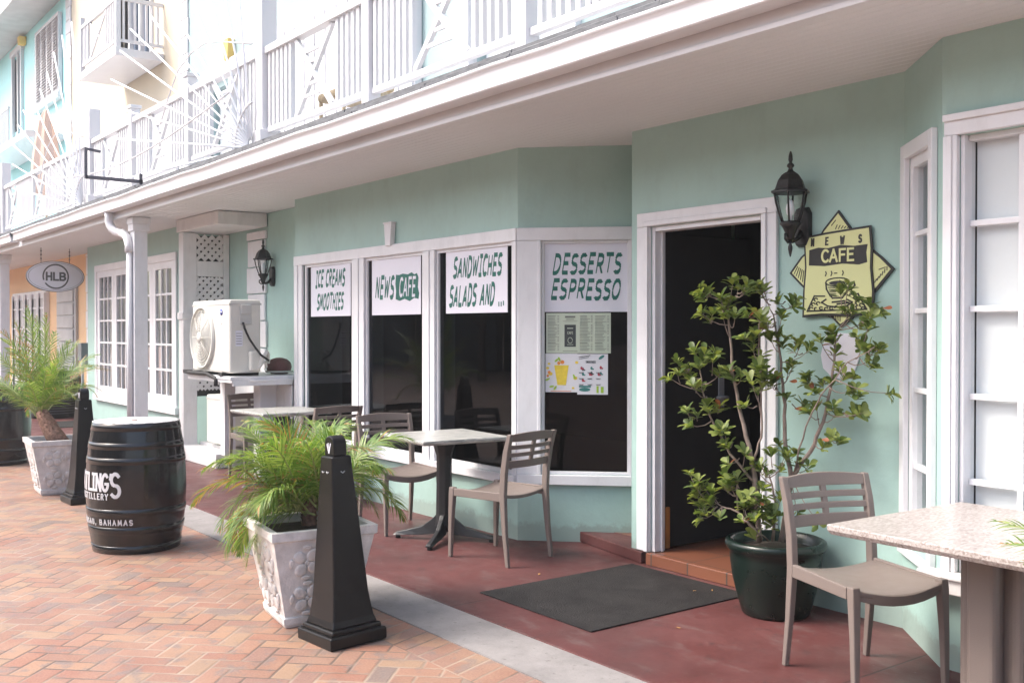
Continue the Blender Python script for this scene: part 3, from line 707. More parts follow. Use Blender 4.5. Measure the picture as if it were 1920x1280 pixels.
# ================================================================ far aqua building
Z = thing('aqua_building', 'pale aqua building at the far left with louvred shutters and a grey roof eave', 'building', (-33, 5.5, 0))
mb = MB(); wallseg(mb, (-44, 4.75), (-25.601, 4.75), 0, 2.79, .2); wallseg(mb, (-44, 6.2), (-25.401, 6.2), 3.2, 9.4, .2, [(13.1, 14.1, 6.9, 8.9)])
mat('aqua', (.42, .80, .82), .6, .05, 1); M['aqua'] = bpy.data.materials['aqua']
part('wall', mb, 'aqua', Z)
eaves(Z, -44, -25.401)
balcony(Z, -44, -25.401, [-28.6, -32.5, -36.4], [-6.04+1.955*k for k in range(-18, -9)])
mb = MB(); mb.box(-28.1, -25.75, 6.10, 6.19, 7.05, 8.95)
for i in range(24):
    z = 7.2+i*.07
    for x0 in (-28.0, -27.43, -26.86, -26.29): mb.hexa([(x0, 6.05, z), (x0+.48, 6.05, z), (x0+.48, 6.06, z), (x0, 6.06, z)], [(x0, 6.095, z+.06), (x0+.48, 6.095, z+.06), (x0+.48, 6.099, z+.06), (x0, 6.099, z+.06)])
mb.box(-28.2, -25.65, 6.05, 6.19, 6.93, 7.05)
part('shutters', mb, 'white_up', Z)
mb = MB(); mb.box(-31.0, -30.9, 6.12, 6.25, 6.0, 8.95); mb.box(-29.9, -29.8, 6.12, 6.25, 6.0, 8.95); mb.box(-31.1, -29.7, 6.1, 6.25, 8.95, 9.1); mb.box(-30.45, -30.35, 6.15, 6.25, 6.0, 8.95)
fr = part('balcony_door', mb, 'white_up', Z); mb = MB(); mb.box(-30.9, -29.9, 6.27, 6.28, 6.1, 8.95); part('pane', mb, 'glass', fr)
mb = MB(); mb.prism([(-29.67, 9.0), (-29.5, 9.0), (-29.45, 9.2), (-29.72, 9.2)], 6.02, 6.19, 'y'); part('keystone', mb, 'ball_gold', Z)
mb = MB(); mb.box(-31.6, -25.6, 5.35, 6.19, 5.92, 6.08); sl = part('upper_balcony', mb, 'white_up', Z, bevel=.01)
mb = MB(); mb.box(-31.6, -27.6, 5.37, 5.43, 6.9, 6.96); x = -31.5
while x < -27.6: mb.box(x-.018, x+.018, 5.38, 5.42, 6.08, 6.9); x += .11
part('railing', mb, 'white_up', sl)
mb = MB(); mb.hexa([(-44, 5.3, 9.28), (-24.9, 5.3, 9.28), (-24.9, 6.3, 9.28), (-44, 6.3, 9.28)], [(-44, 5.3, 9.45), (-24.9, 5.3, 9.45), (-24.9, 6.3, 9.9), (-44, 6.3, 9.9)]); part('roof_eave', mb, 'louvre', Z)

# ================================================================ sunburst brackets on the balcony front
def sunburst(loc, label):
    mb = MB(); r = .011; o = Vector((0, 0, 0))
    ends = [(2.5, 4.45), (9.5, 4.5), (14.5, 4.6), (18.5, 4.65), (23.5, 4.4), (28, 4.1), (33.5, 3.45), (40, 3.2), (48, 3.0), (57, 2.9), (67, 2.8), (78, 2.7)]
    for a, L in ends:
        d = Vector((-math.cos(R(a)), 0, math.sin(R(a)))); mb.tube([d*.12, d*L], r, 6)
    t = thing('sunburst_bracket', label, 'balcony ornament', loc, 0, 'white rod sunbursts on the balcony front')
    part('rods', mb, 'blind', t, world=False)
    mb = MB()
    arc = [(2.55, .62), (2.3, .86), (1.98, 1.10), (1.6, 1.20), (1.2, 1.22), (.8, 1.15), (.4, 1.05), (.0, .95)]
    mb.tube([(-x, 0.0, z) for x, z in arc], .008, 6)
    mb.tube([(-.42*math.cos(R(a)), 0.0, .42*math.sin(R(a))) for a in range(0, 91, 10)], .012, 6)
    part('hoops', mb, 'white_up', t, world=False); return t
sb = sunburst((-8.99, 3.80, 3.16), 'sunburst of white rods beside the nearest white balcony column')
dup(sb, (-14.72, 3.80, 3.16), 0, 'sunburst of white rods behind the black hanging sign bracket')
dup(sb, (-20.43, 3.80, 3.16), 0, 'sunburst of white rods at the far left edge of the balcony')

# black sign bracket on the roof edge
t = thing('sign_bracket', 'empty black metal sign bracket on the roof edge above the mint paned windows', 'sign bracket', (-11.6, 3.55, 3.1))
mb = MB(); mb.bar((-11.6, 3.02, 3.12), (-11.6, 3.02, 3.43), .03, .03); mb.bar((-11.6, 3.005, 3.44), (-11.6, 3.17, 3.42), .025, .025)
mb.bar((-11.6, 3.02, 3.135), (-11.6, 3.62, 3.135), .03, .035, side=(1, 0, 0)); mb.bar((-11.6, 3.60, 3.22), (-11.6, 3.60, 3.03), .03, .03)
part('arm', mb, 'dark_metal', t)
# overhead cable
mb = MB(); mb.tube([(-15.5+i*.55, 3.55, 3.62-.22*math.sin(math.pi*i/12)) for i in range(13)], .008, 5)
tag(part('cable', mb, 'white_up'), 'thin sagging white cable strung in front of the balcony rails', 'cable')

# closed umbrella on the balcony
t = thing('closed_umbrella', 'closed beige canvas parasol standing on the balcony at the left', 'umbrella', (-22.1, 5.0, 3.2))
loops = []
for z, r in ((1.0, .20), (1.3, .25), (1.7, .22), (2.1, .17), (2.45, .12), (2.62, .06), (2.7, .02)):
    loops.append([((r*(1+.22*(i % 2)))*math.cos(2*math.pi*i/16), (r*(1+.22*(i % 2)))*math.sin(2*math.pi*i/16), z) for i in range(16)])
mb = MB(); mb.loft(loops); part('canopy', mb, 'umbrella', t, world=False)
mb = MB(); mb.tube([(0, 0, 0), (0, 0, 1.1)], .025, 8); mb.lathe([(.25, 0), (.25, .05), (.05, .08)], 16); part('pole', mb, 'wicker', t, world=False)
# wicker chair on the balcony
t = thing('balcony_chair', 'straw coloured patio chair glimpsed through the balcony cross panel', 'chair', (-8.35, 4.5, 3.2))
mb = MB(); mb.box(-.25, .25, -.25, .25, .36, .44); part('seat', mb, 'wicker', t, world=False, bevel=.03)
mb = MB(); mb.box(-.25, .25, .22, .29, .44, .85); part('backrest', mb, 'wicker', t, world=False, bevel=.03)
for sx in (-1, 1):
    for sy in (-1, 1):
        mb = MB(); mb.tube([(sx*.22, sy*.22, 0), (sx*.22, sy*.22, .38)], .02, 6); part('leg', mb, 'wicker', t, world=False)
# ================================================================ air conditioning corner
E_ = thing('equipment_enclosure', 'white lattice equipment enclosure left of the cafe windows, with plinth and header beam', 'enclosure', (-11.2, 4.3, 0))
mb = MB()
mb.box(-11.95, -11.80, 4.14, 4.30, .012, 2.62); mb.box(-11.87, -11.80, 4.62, 4.695, .18, 2.62)
mb.box(-11.965, -11.79, 4.125, 4.315, 1.62, 1.70); mb.box(-11.86, -11.80, 4.301, 4.619, 2.12, 2.30)
part('frame', mb, 'white_old', E_, bevel=.005)
mb = MB(); mb.box(-12.0, -10.70, 4.13, 4.69, 2.63, 2.775); part('header_beam', mb, 'white_old', E_, bevel=.006)
mb = MB(); mb.box(-11.99, -10.70, 4.10, 4.32, .012, .17); part('plinth', mb, 'white_old', E_, bevel=.01)
mb = MB(); mb.box(-11.79, -10.80, 4.33, 4.62, .012, .20); mb.box(-11.79, -9.99, 4.665, 4.695, .2, 1.0); part('back_panel', mb, 'white_old', E_)
mb = MB(); mb.box(-11.90, -11.885, 4.30, 4.69, .72, 2.6); part('shade_backing', mb, 'black_rubber', E_)  # black sheet put in for the shade behind the lattice holes
mb = MB()
def lattice(y0, y1, z0, z1, xq):                      # crossed slats in a panel that faces the cafe
    st = .088; wd = .040; H_ = z1-z0
    for sgn, xx in ((1, xq), (-1, xq-.007)):
        k = -int(H_/st)-2
        while k*st < (y1-y0)+H_+st:
            ya = y0+k*st+(H_ if sgn < 0 else 0); t0, t1 = 0., 1.; dy = sgn*H_
            lo, hi = sorted(((y0-ya)/dy, (y1-ya)/dy)); t0, t1 = max(0, lo), min(1, hi)
            if t1-t0 > .02: mb.bar((xx, ya+dy*t0, z0+H_*t0), (xx, ya+dy*t1, z0+H_*t1), .005, wd, side=(1, 0, 0))
            k += 1
lattice(4.30, 4.62, .80, 2.11, -11.81); lattice(4.30, 4.62, 2.31, 2.60, -11.81)
part('lattice', mb, 'white_old', E_)

t = thing('wall_shelf', 'white wooden shelf with front post carrying the air conditioner', 'shelf', (-10.4, 4.2, 0))
mb = MB(); mb.box(-10.64, -9.46, 3.77, 4.12, 1.02, 1.05); mb.box(-10.70, -9.46, 4.121, 4.68, 1.02, 1.05); mb.box(-9.62, -9.44, 3.95, 4.415, 1.0, 1.0195)
part('shelf_board', mb, 'white', t, bevel=.004)
mb = MB(); mb.box(-10.64, -9.46, 3.78, 3.80, .99, 1.019); mb.box(-9.50, -9.46, 3.80, 4.41, .96, 1.019); part('apron', mb, 'white', t, bevel=.003)
mb = MB(); mb.box(-9.98, -9.82, 4.22, 4.40, .013, 1.019); part('post', mb, 'white', t, bevel=.004)
mb = MB(); mb.box(-10.62, -10.50, 4.12, 4.24, .17, 1.019); part('post', mb, 'white', t, bevel=.004)
mb = MB(); mb.box(-10.48, -9.99, 4.50, 4.52, .17, 1.019); mb.box(-9.81, -9.46, 4.40, 4.415, .62, .95); part('side_panel', mb, 'white_old', t)

def ac_unit(loc, wd, h, d, label, fan=True):
    t = thing('air_conditioner', label, 'air conditioner', loc)
    mb = MB(); mb.box(-wd/2, wd/2, -d/2, d/2, .03, h); part('body', mb, 'ac', t, bevel=.022, seg=3, world=False)
    mb = MB(); mb.box(-wd/2-.004, wd/2+.004, -d/2-.004, d/2+.004, h-.05, h-.035); part('lid_seam', mb, 'ac_grille', t, world=False)
    if not fan: return t, d, h, wd
    r = h*.40; cx = -wd*.19; cz = h*.50; mb = MB()
    mb.lathe([(r*1.06, -.001), (r*1.06, -.028), (r*1.0, -.034), (r*.985, -.02), (r*.97, -.002)], 40, (cx, -d/2, cz), axis='y', cap=False)
    for k in range(1, 11):
        rr = r*k/11; y = -.012-.03*(1-(k/11)**2)
        mb.lathe([(rr-.0025, y), (rr+.0025, y), (rr+.0025, y-.004), (rr-.0025, y-.004), (rr-.0025, y)], 32, (cx, -d/2, cz), axis='y', cap=False)
    for k in range(8):
        a = math.pi*2*k/8; mb.tube([(cx+r*.98*u*math.cos(a), -d/2-.012-.03*(1-u*u)-.002, cz+r*.98*u*math.sin(a)) for u in (.12, .5, .98)], .004, 5)
    mb.lathe([(.001, -.052), (.05, -.05), (.055, -.035)], 20, (cx, -d/2, cz), axis='y')
    part('fan_guard', mb, 'ac', t, world=False)
    mb = MB(); mb.lathe([(.001, -.004), (r*.96, -.003), (r*.96, -.001)], 36, (cx, -d/2, cz), axis='y'); part('fan_opening', mb, 'ac_grille', t, world=False)
    for sx in (-1, 1):
        mb = MB(); mb.box(sx*wd*.33-.04, sx*wd*.33+.04, -d/2-.03, d/2+.03, 0, .032); part('foot', mb, 'black_rubber', t, world=False)
    return t, d, h, wd
t, d, h, wd = ac_unit((-10.03, 3.95, 1.051), 1.0, .74, .32, 'beige air conditioner with large fan standing on the white shelf')
mb = MB(); mb.lathe([(.032, 0), (.032, .003), (.001, .003)], 24, (.30, -.165, .62), axis='y'); part('badge', mb, 'blue', t, world=False)
mb = MB(); fn = plane_fn((.30, -.165, .62), (1, 0, 0), (0, -1, 0)); pen = Pen(mb, fn, lift=.001)
pen.line([(-.02, -.006), (-.012, .008), (-.006, -.004), (0, .006), (.006, -.004), (.012, .006), (.02, -.002)], (0, 0, .005))
pen.line([(-.016, -.085), (.016, -.085)], (0, 0, .008)); pen.line([(-.012, -.10), (0, -.115), (.012, -.10)], (0, 0, .007)); part('lettering', mb, 'sign_white', t, world=False)
mb = MB(); mb.box(.502, .512, -.06, .06, .50, .70); mb.box(.5125, .525, -.05, .05, .60, .69); part('handle_recess', mb, 'ac_grille', t, world=False, bevel=.01)
mb = MB(); mb.box(.502, .575, .02, .13, .05, .24); part('valve_cover', mb, 'ac', t, world=False, bevel=.02)
mb = MB(); mb.box(.502, .504, -.10, -.03, .29, .44); part('rating_label', mb, 'sign_white', t, world=False)
mb = MB()
for i in range(5): mb.box(.5045, .5052, -.095, -.04, .31+i*.025, .316+i*.025)
part('lettering', mb, 'ink_grey', t, world=False)
mb = MB(); mb.tube([(.52, -.03, .52), (.53, -.02, .46), (.55, .02, .36), (.58, .07, .27), (.60, .12, .20), (.59, .20, .15)], .011, 8); part('cable', mb, 'black_rubber', t, world=False)
mb = MB(); mb.tube([(.56, .11, .10), (.575, .13, .15), (.58, .16, .20), (.57, .19, .235), (.55, .21, .21), (.54, .215, .12)], .019, 10)
mb.tube([(.56, .09, .07), (.58, .12, .10), (.58, .15, .14), (.56, .18, .13), (.55, .19, .08)], .014, 8); part('pipe', mb, 'pipe_white', t, world=False)
mb = MB(); mb.tube([(-.56, -.20, .012), (-.3, -.21, .012), (0, -.20, .012), (.2, -.18, -.03), (.22, -.19, -.1)], .02, 8); mb.box(-.62, -.50, -.22, -.16, .0, .035); part('drain_hose', mb, 'black_rubber', t, world=False)

t, d, h, wd = ac_unit((-11.07, 4.42, .201), .72, .57, .30, 'second air conditioner low on the floor in the enclosure, with a blue sticker', False)
mb = MB(); mb.prism([(.10, .38), (.17, .40), (.17, .52), (.11, .52)], -.1525, -.151, 'y'); part('sticker', mb, 'sky_blue', t, world=False)
mb = MB(); mb.prism([(.115, .44), (.135, .46), (.135, .50), (.115, .49)], -.1535, -.1527, 'y'); part('sticker_mark', mb, 'ink', t, world=False)

# maroon ball-shaped bag on the shelf
t = thing('maroon_bundle', 'rounded maroon bundle lying on the right end of the white shelf', 'bundle', (-9.80, 4.42, 1.05))
mb = MB(); prof = [(.001, .0), (.08, .005), (.12, .03), (.135, .07), (.12, .12), (.08, .15), (.03, .165), (.001, .167)]
mb.lathe(prof, 20); mb.v = [(x*1.1, y*.85+.01*math.sin(5*x*9), z) for x, y, z in mb.v]; part('bag', mb, 'maroon', t, world=False)
mb = MB(); mb.lathe([(.132, .018), (.142, .024), (.14, .036), (.13, .035)], 24, cap=False); part('rim_band', mb, 'pipe_white', t, world=False)

# condensing unit with meter box beside the apricot wall
t = thing('condenser_unit', 'round dark condenser unit with a grey front box on the floor by the apricot wall', 'condenser', (-18.75, 4.33, .012))
mb = MB(); mb.lathe([(.36, 0), (.38, .03), (.38, .74), (.36, .78), (.30, .80)], 28); part('body', mb, 'black_plastic', t, world=False)
mb = MB()
for k in range(16): mb.lathe([(.384, .08+k*.042), (.389, .085+k*.042), (.384, .09+k*.042)], 28, cap=False)
part('coil_guard', mb, 'dark_metal', t, world=False)
mb = MB(); mb.box(.05, .34, -.36, -.20, .35, .76); part('control_box', mb, 'grey_box', t, world=False, bevel=.01)
mb = MB(); mb.box(-.06, .06, -.400, -.385, .45, .70); mb.box(.07, .33, -.366, -.361, .36, .46); part('rating_label', mb, 'sign_white', t, world=False)
mb = MB(); mb.tube([(-.1, -.40, .36), (.1, -.43, .30), (.3, -.40, .31), (.40, -.25, .38), (.42, -.1, .50)], .014, 6); mb.tube([(-.1, -.40, .28), (.1, -.43, .20), (.3, -.40, .22), (.42, -.2, .34)], .012, 6); part('pipe', mb, 'conduit', t, world=False)
mb = MB(); mb.box(-.46, .46, -.42, .42, -.001, .0); 
t = thing('meter_box', 'grey electrical box with bent conduit on the wall corner by the condenser', 'electrical box', (-18.05, 4.70, 0))
mb = MB(); mb.box(-18.15, -17.93, 4.58, 4.715, .98, 1.28); part('box', mb, 'grey_box', t, bevel=.01)
mb = MB(); mb.tube([(-18.0, 4.62, .98), (-18.0, 4.62, .62), (-17.99, 4.60, .5), (-18.04, 4.54, .42), (-18.15, 4.5, .40)], .022, 8); mb.box(-18.03, -17.93, 4.6, 4.7, .92, .975); part('conduit', mb, 'conduit', t)
# dark doormat by the condenser
mb = MB(); mb.box(-17.7, -16.6, 3.9, 4.55, .0125, .022); recenter(tag(part('doormat', mb, 'mat'), 'small dark doormat in the distance by the condenser', 'doormat'), (-17.15, 4.22, .0125))

# ================================================================ wall lanterns
def lantern(loc, label, grp):
    t = thing('wall_lantern', label, 'wall lamp', loc, 0, grp)       # origin: lantern axis, at the height of the backplate centre
    mb = MB(); mb.lathe([(.004, .395), (.010, .375), (.012, .35), (.007, .335), (.018, .325), (.02, .315), (.010, .305), (.016, .29), (.034, .275)], 12)
    mb.lathe([(.030, .282), (.050, .268), (.070, .240), (.082, .205), (.088, .190), (.108, .182), (.108, .172), (.085, .168)], 6, smooth=False)
    part('roof', mb, 'lamp_black', t, world=False)
    top, bot = .090, .046; mb = MB()
    for k in range(6):
        a = math.pi*2*k/6; c, s_ = math.cos(a), math.sin(a)
        mb.tube([(top*c, top*s_, .172), (top*.90*c, top*.90*s_, .12), (.062*c, .062*s_, .06), (bot*c, bot*s_, .015)], .0055, 6)
    mb.lathe([(bot+.004, .02), (bot+.012, .008), (bot-.004, -.01), (.03, -.035), (.022, -.06), (.024, -.075), (.010, -.085)], 12)
    part('cage', mb, 'lamp_black', t, world=False)
    mb = MB(); mb.lathe([(top*.94, .170), (top*.85, .12), (.058, .06), (bot*.94, .018)], 6, smooth=False, cap=False); part('glass', mb, 'clear', t, world=False)
    mb = MB(); mb.lathe([(.012, .015), (.012, .05), (.02, .06), (.024, .09), (.016, .125), (.003, .14)], 12); part('bulb', mb, 'blind', t, world=False)
    mb = MB(); mb.tube([(0, 0, -.07), (0, .02, -.085), (0, .06, -.07), (0, .095, -.03), (0, .11, -.02)], [.012, .012, .013, .016, .02], 8)
    mb.tube([(0, 0, -.08), (-.0, -.02, -.095), (0, -.045, -.075), (0, -.045, -.05), (0, -.03, -.045), (0, -.025, -.06)], .006, 6)
    mb.lathe([(.012, -.085), (.006, -.10), (.012, -.115), (.012, -.13), (.004, -.165), (.001, -.17)], 10)
    part('arm', mb, 'lamp_black', t, world=False)
    mb = MB(); o = [(-.055, -.075), (-.035, -.115), (.035, -.115), (.055, -.075), (.055, .07), (.035, .105), (-.035, .105), (-.055, .07)]
    mb.hexa([(x, .119, z-.0) for x, z in o], [(x*.85, .085, z*.9) for x, z in o]); part('backplate', mb, 'lamp_black', t, world=False, bevel=.006)
    return t
l1 = lantern((-3.53, 4.53, 2.06), 'large black coach lantern on the wall between the cafe door and the yellow sign', 'black coach lanterns')
dup(l1, (-10.56, 4.58, 2.085), 0, 'smaller looking black coach lantern on the wall above the maroon bundle')

# ================================================================ window signs
GREEN_NIB = (.02, .19, .045)
def board(name, label, o, ux, n, wd, hh, m='sign_white'):
    t = thing(name, label, 'sign' if 'sign' in name else 'poster', o, 0)
    fn = plane_fn(o, ux, n); mb = MB(); mb.hexa([fn(x, y, -.004) for x, y in rect(0, wd, 0, hh)], [fn(x, y, 0) for x, y in rect(0, wd, 0, hh)])
    part('board', mb, m, t); return t, fn
nY = (0, -1, 0); yS = 4.434
def lines(t, fn, rows, mname='sign_green'):
    for txt, cx, y, h, wf, gap in rows:
        mb = MB(); p = Pen(mb, fn); p.text(txt, cx, y, h, wf, gap, GREEN_NIB, .16, 1, True, .03); part('lettering', mb, mname, t)
t, fn = board('window_sign', 'white sign reading ICE CREAMS SMOOTHIES in the leftmost cafe window', (-9.10, yS, 1.625), (1, 0, 0), nY, .80, .485)
lines(t, fn, [('ICE CREAMS', .39, .285, .14, .47, .145), ('SMOOTHIES', .39, .07, .135, .46, .145)])
t, fn = board('window_sign', 'white sign reading NEWS CAFE with a green block in the middle cafe window', (-7.91, yS, 1.625), (1, 0, 0), nY, .80, .50)
lines(t, fn, [('NEWS', .21, .15, .17, .47, .15)])
mb = MB(); blk = [(.405, .13), (.47, .115), (.55, .13), (.63, .11), (.70, .135), (.765, .125), (.775, .17), (.755, .22), (.765, .30), (.74, .335), (.70, .325), (.66, .345), (.60, .33), (.52, .34), (.46, .33), (.41, .335), (.40, .26), (.412, .2)]
blob(mb, fn, blk, 0, .0012); part('green_block', mb, 'sign_green', t)
mb = MB(); p = Pen(mb, fn, lift=.0025); p.text('CAFE', .588, .155, .145, .50, .14, (.02, .12, .05), .1, 1, True); part('lettering', mb, 'sign_white', t)
t, fn = board('window_sign', 'white sign reading SANDWICHES SALADS AND in the third cafe window', (-6.74, yS, 1.625), (1, 0, 0), nY, .80, .50)
lines(t, fn, [('SANDWICHES', .41, .28, .14, .49, .14), ('SALADS AND ...', .40, .06, .145, .455, .13)])
q = math.sqrt(.5); T = seg_T(A1, F1)
def fac(s_, z, out=.0): x, y, _ = T(s_, .021-out, z); return (x, y, z)
o = fac(.185, 1.625); t, fn = board('window_sign', 'white sign reading DESSERTS ESPRESSO in the angled window beside the door', o, (q, q, 0), (q, -q, 0), .595, .49)
lines(t, fn, [('DESSERTS', .295, .275, .125, .53, .15), ('ESPRESSO', .285, .095, .125, .54, .15)])
# menu
o = fac(.20, 1.335); t, fn = board('menu_poster', 'pale green paper menu with a dark jar picture, under the DESSERTS sign', o, (q, q, 0), (q, -q, 0), .455, .282, 'paper_green')
mb = MB(); p = Pen(mb, fn)
for c0, c1 in ((.015, .09), (.24, .325), (.345, .44)):
    for k in range(24):
        y = .262-k*.0105
        if k in (5, 13, 18): p.line([(c0, y), (c0+.05, y)], (0, 0, .0045)); continue
        p.line([(c0, y), (c0+(c1-c0)*random.uniform(.55, .85), y)], (0, 0, .0028))
        p.line([(c1-.008, y), (c1, y)], (0, 0, .003))
p.line([(.14, .255), (.20, .255)], (0, 0, .012)); p.line([(.145, .238), (.195, .238)], (0, 0, .004)); p.line([(.12, .225), (.22, .225)], (0, 0, .002)); p.line([(.12, .015), (.22, .015)], (0, 0, .003))
part('printed_lines', mb, 'ink_grey', t)
mb = MB(); blob(mb, fn, rect(.13, .21, .045, .20), 0, .001); part('picture', mb, 'p_dark', t)
mb = MB(); p = Pen(mb, fn, lift=.002); p.line(ell(.17, .09, .016, .02), (0, 0, .003)); p.line([(.152, .175), (.188, .175)], (0, 0, .006)); p.text('CAFE', .17, .135, .016, .7, .2, (0, 0, .15), 0, 1, True)
p.line([(.15, .06), (.19, .06)], (0, 0, .003)); part('picture_detail', mb, 'paper_green', t)
# drink poster
o = fac(.195, 1.06); t, fn = board('drink_poster', 'poster of a tall yellow fruit smoothie, lower left in the angled window', o, (q, q, 0), (q, -q, 0), .225, .272, 'paper')
mb = MB(); blob(mb, fn, [(.085, .05), (.145, .05), (.165, .19), (.062, .19)], 0, .0012)
for x, y, r_ in ((.01, .17, .012), (.03, .13, .016), (.02, .20, .01), (.205, .10, .015), (.215, .21, .012), (.19, .03, .01)): blob(mb, fn, ell(x+.006, y, r_, r_*.8, 10), 0, .0012)
part('fruit_yellow', mb, 'p_yellow', t)
mb = MB()
for x, y, r_ in ((.09, .205, .012), (.115, .212, .014), (.022, .14, .011), (.012, .115, .009)): blob(mb, fn, ell(x+.005, y, r_, r_, 10), 0, .002)
part('fruit_orange', mb, 'p_orange', t)
mb = MB()
for x, y, a in ((.075, .225, .7), (.095, .232, 2), (.04, .04, .2), (.065, .03, 1), (.012, .09, .5), (.2, .11, 2)): blob(mb, fn, ell(x+.004, y, .018, .007, 10, a), 0, .0028)
part('leaf_print', mb, 'p_lime', t)
mb = MB(); p = Pen(mb, fn); p.line([(.04, .008), (.18, .008)], (0, 0, .004)); part('caption', mb, 'p_orange', t)
# smoothies leaflet
o = fac(.42, 1.045); t, fn = board('smoothie_leaflet', 'white leaflet with a grid of small fruit drinks, lower right in the angled window', o, (q, q, 0), (q, -q, 0), .215, .285, 'paper')
mb = MB(); p = Pen(mb, fn); p.text('SMOOTHIES', .095, .222, .014, .55, .2, (0, 0, .16), 0, 1, True)
p.line([(.012, .262), (.09, .275)], (0, 0, .004)); p.line([(.012, .25), (.08, .262)], (0, 0, .003))
for r_ in range(3):
    for c in range(3): p.line([(.012+c*.06, .155-.042*r_+.0), (.045+c*.06, .155-.042*r_)], (0, 0, .0025)); p.line([(.016+c*.06, .15-.042*r_), (.04+c*.06, .15-.042*r_)], (0, 0, .0025))
part('printed_lines', mb, 'p_dark', t)
for mi, pts in (('p_red', [(.03, .185), (.09, .143), (.04, .10), (.15, .143), (.165, .19)]), ('p_teal', [(.10, .185), (.165, .148), (.04, .143)]), ('p_dark', [(.04, .178), (.10, .15)])):
    mb = MB()
    for i, (x, y) in enumerate(pts): blob(mb, fn, ell(x, y, .008, .012, 8), 0, .0014); blob(mb, fn, ell(x+.01, y-.006, .008, .005, 8), 0, .0018)
    part('drink_print', mb, mi, t)
mb = MB(); blob(mb, fn, ell(.052, .035, .04, .014, 12), 0, .0013); blob(mb, fn, rect(.012, .095, .05, .062), 0, .0016); blob(mb, fn, ell(.17, .262, .024, .01, 10, .6), 0, .0013); part('drink_print', mb, 'p_teal', t)
mb = MB(); blob(mb, fn, rect(.135, .15, .012, .06), 0, .0013); blob(mb, fn, rect(.165, .185, .012, .055), 0, .0013); part('drink_print', mb, 'p_lime', t)

# ================================================================ NEWS CAFE wall sign
t = thing('cafe_sign', 'yellow NEWS CAFE sign with a drawn coffee cup, right of the lantern', 'sign', (-3.30, 4.649, 1.82))
fn = plane_fn((-3.30, 4.647, 1.815), (1, 0, 0), nY)
dm = [(-.005, .295), (.07, .20), (.16, .11), (.24, .05), (.305, -.01), (.23, -.09), (.15, -.17), (.07, -.25), (.01, -.285), (-.08, -.20), (-.16, -.13), (-.24, -.06), (-.30, -.005), (-.23, .075), (-.15, .13), (-.09, .21)]
sq = [(-.205, .175), (-.08, .188), (.10, .200), (.185, .205), (.195, .10), (.192, 0), (.205, -.12), (.198, -.225), (.06, -.232), (-.10, -.228), (-.212, -.235), (-.207, -.10), (-.196, .02)]
def grow(pts, s_): return [(x*s_, y*s_) for x, y in pts]
mb = MB(); mb.hexa([fn(x, y, 0) for x, y in grow(dm, 1.06)], [fn(x, y, .010) for x, y in grow(dm, 1.06)]); part('diamond_border', mb, 'ink', t)
mb = MB(); mb.hexa([fn(x, y, .0101) for x, y in dm], [fn(x, y, .012) for x, y in dm]); part('diamond_plate', mb, 'sign_yellow', t)
mb = MB(); mb.hexa([fn(x, y, .0121) for x, y in grow(sq, 1.06)], [fn(x, y, .020) for x, y in grow(sq, 1.06)]); part('panel_border', mb, 'ink', t)
mb = MB(); mb.hexa([fn(x, y, .0201) for x, y in sq], [fn(x, y, .022) for x, y in sq]); part('panel', mb, 'sign_yellow', t)
f2 = lambda u, v, l: fn(u, v, l+.022); f1 = lambda u, v, l: fn(u, v, l+.012)
mb = MB(); p = Pen(mb, f2)
for ch, x in (('N', -.165), ('E', -.075), ('W', .018), ('S', .128)): p.text(ch, x, .135, .036, .62, .1, (0, 0, .24), .05)
blob(mb, f2, [(-.18, .03), (-.08, .022), (.03, .03), (.13, .02), (.178, .03), (.172, .08), (.18, .122), (.10, .118), (.02, .128), (-.06, .116), (-.12, .122), (-.178, .112)], 0, .0012)
for x in (-.075, -.04, -.01, .03): p.line([(x, -.03), (x+.006, -.018), (x+.002, -.008)] if x != -.01 else [(x-.008, -.018), (x+.006, -.018)], (0, 0, .005))
# cup
p.line(ell(.0, -.065, .072, .022, 20)+[(.072, -.065)], (0, 0, .006)); blob(mb, f2, ell(.0, -.07, .052, .012, 16), 0, .0012)
p.line([(-.072, -.068), (-.068, -.10), (-.045, -.135), (-.03, -.148), (.03, -.148), (.048, -.13), (.066, -.10), (.072, -.068)], (0, 0, .008))
p.line([(.07, -.075), (.10, -.068), (.105, -.085), (.085, -.105), (.06, -.112)], (0, 0, .009))
for k in range(5): p.line([(-.055+k*.004, -.092-k*.011), (-.015+k*.002, -.095-k*.011)], (0, 0, .004))
p.line([(-.072, -.155), (-.098, -.170), (-.06, -.190), (0, -.196), (.06, -.190), (.09, -.172), (.06, -.158)], (0, 0, .008)); p.line([(-.03, -.17), (.04, -.165), (.07, -.175), (.0, -.18)], (0, 0, .009))
p.line([(-.145, -.135), (-.19, -.215), (.175, -.21), (.125, -.130), (.075, -.132)], (0, 0, .008)); p.line([(-.145, -.135), (-.08, -.137)], (0, 0, .007))
for k in range(11):
    x = -.165+k*.032; y = -.203+random.uniform(-.004, .008); p.line(ar(x, y, .011, .007, random.uniform(0, 90), random.uniform(200, 330), 6), (0, 0, .006))
for x, y in ((-.135, -.155), (-.12, -.175), (-.15, -.18), (.11, -.15), (.12, -.175), (.145, -.188)): p.line(ar(x, y, .011, .008, 20, 250, 6), (0, 0, .006))
part('drawing', mb, 'ink', t)
mb = MB(); p = Pen(mb, lambda u, v, l: fn(u, v, l+.0235)); p.text('CAFE', .0, .045, .060, 1.0, .22, (0, 0, .19), 0, 1, True); part('lettering', mb, 'sign_yellow', t)
mb = MB(); p = Pen(mb, f1)
for k in range(5): p.line([(-.02+k*.018, .215+.0*k), (-.03+k*.018+.02, .235-k*.004)], (0, 0, .004))
p.line([(-.045, .235), (-.02, .26)], (0, 0, .004))
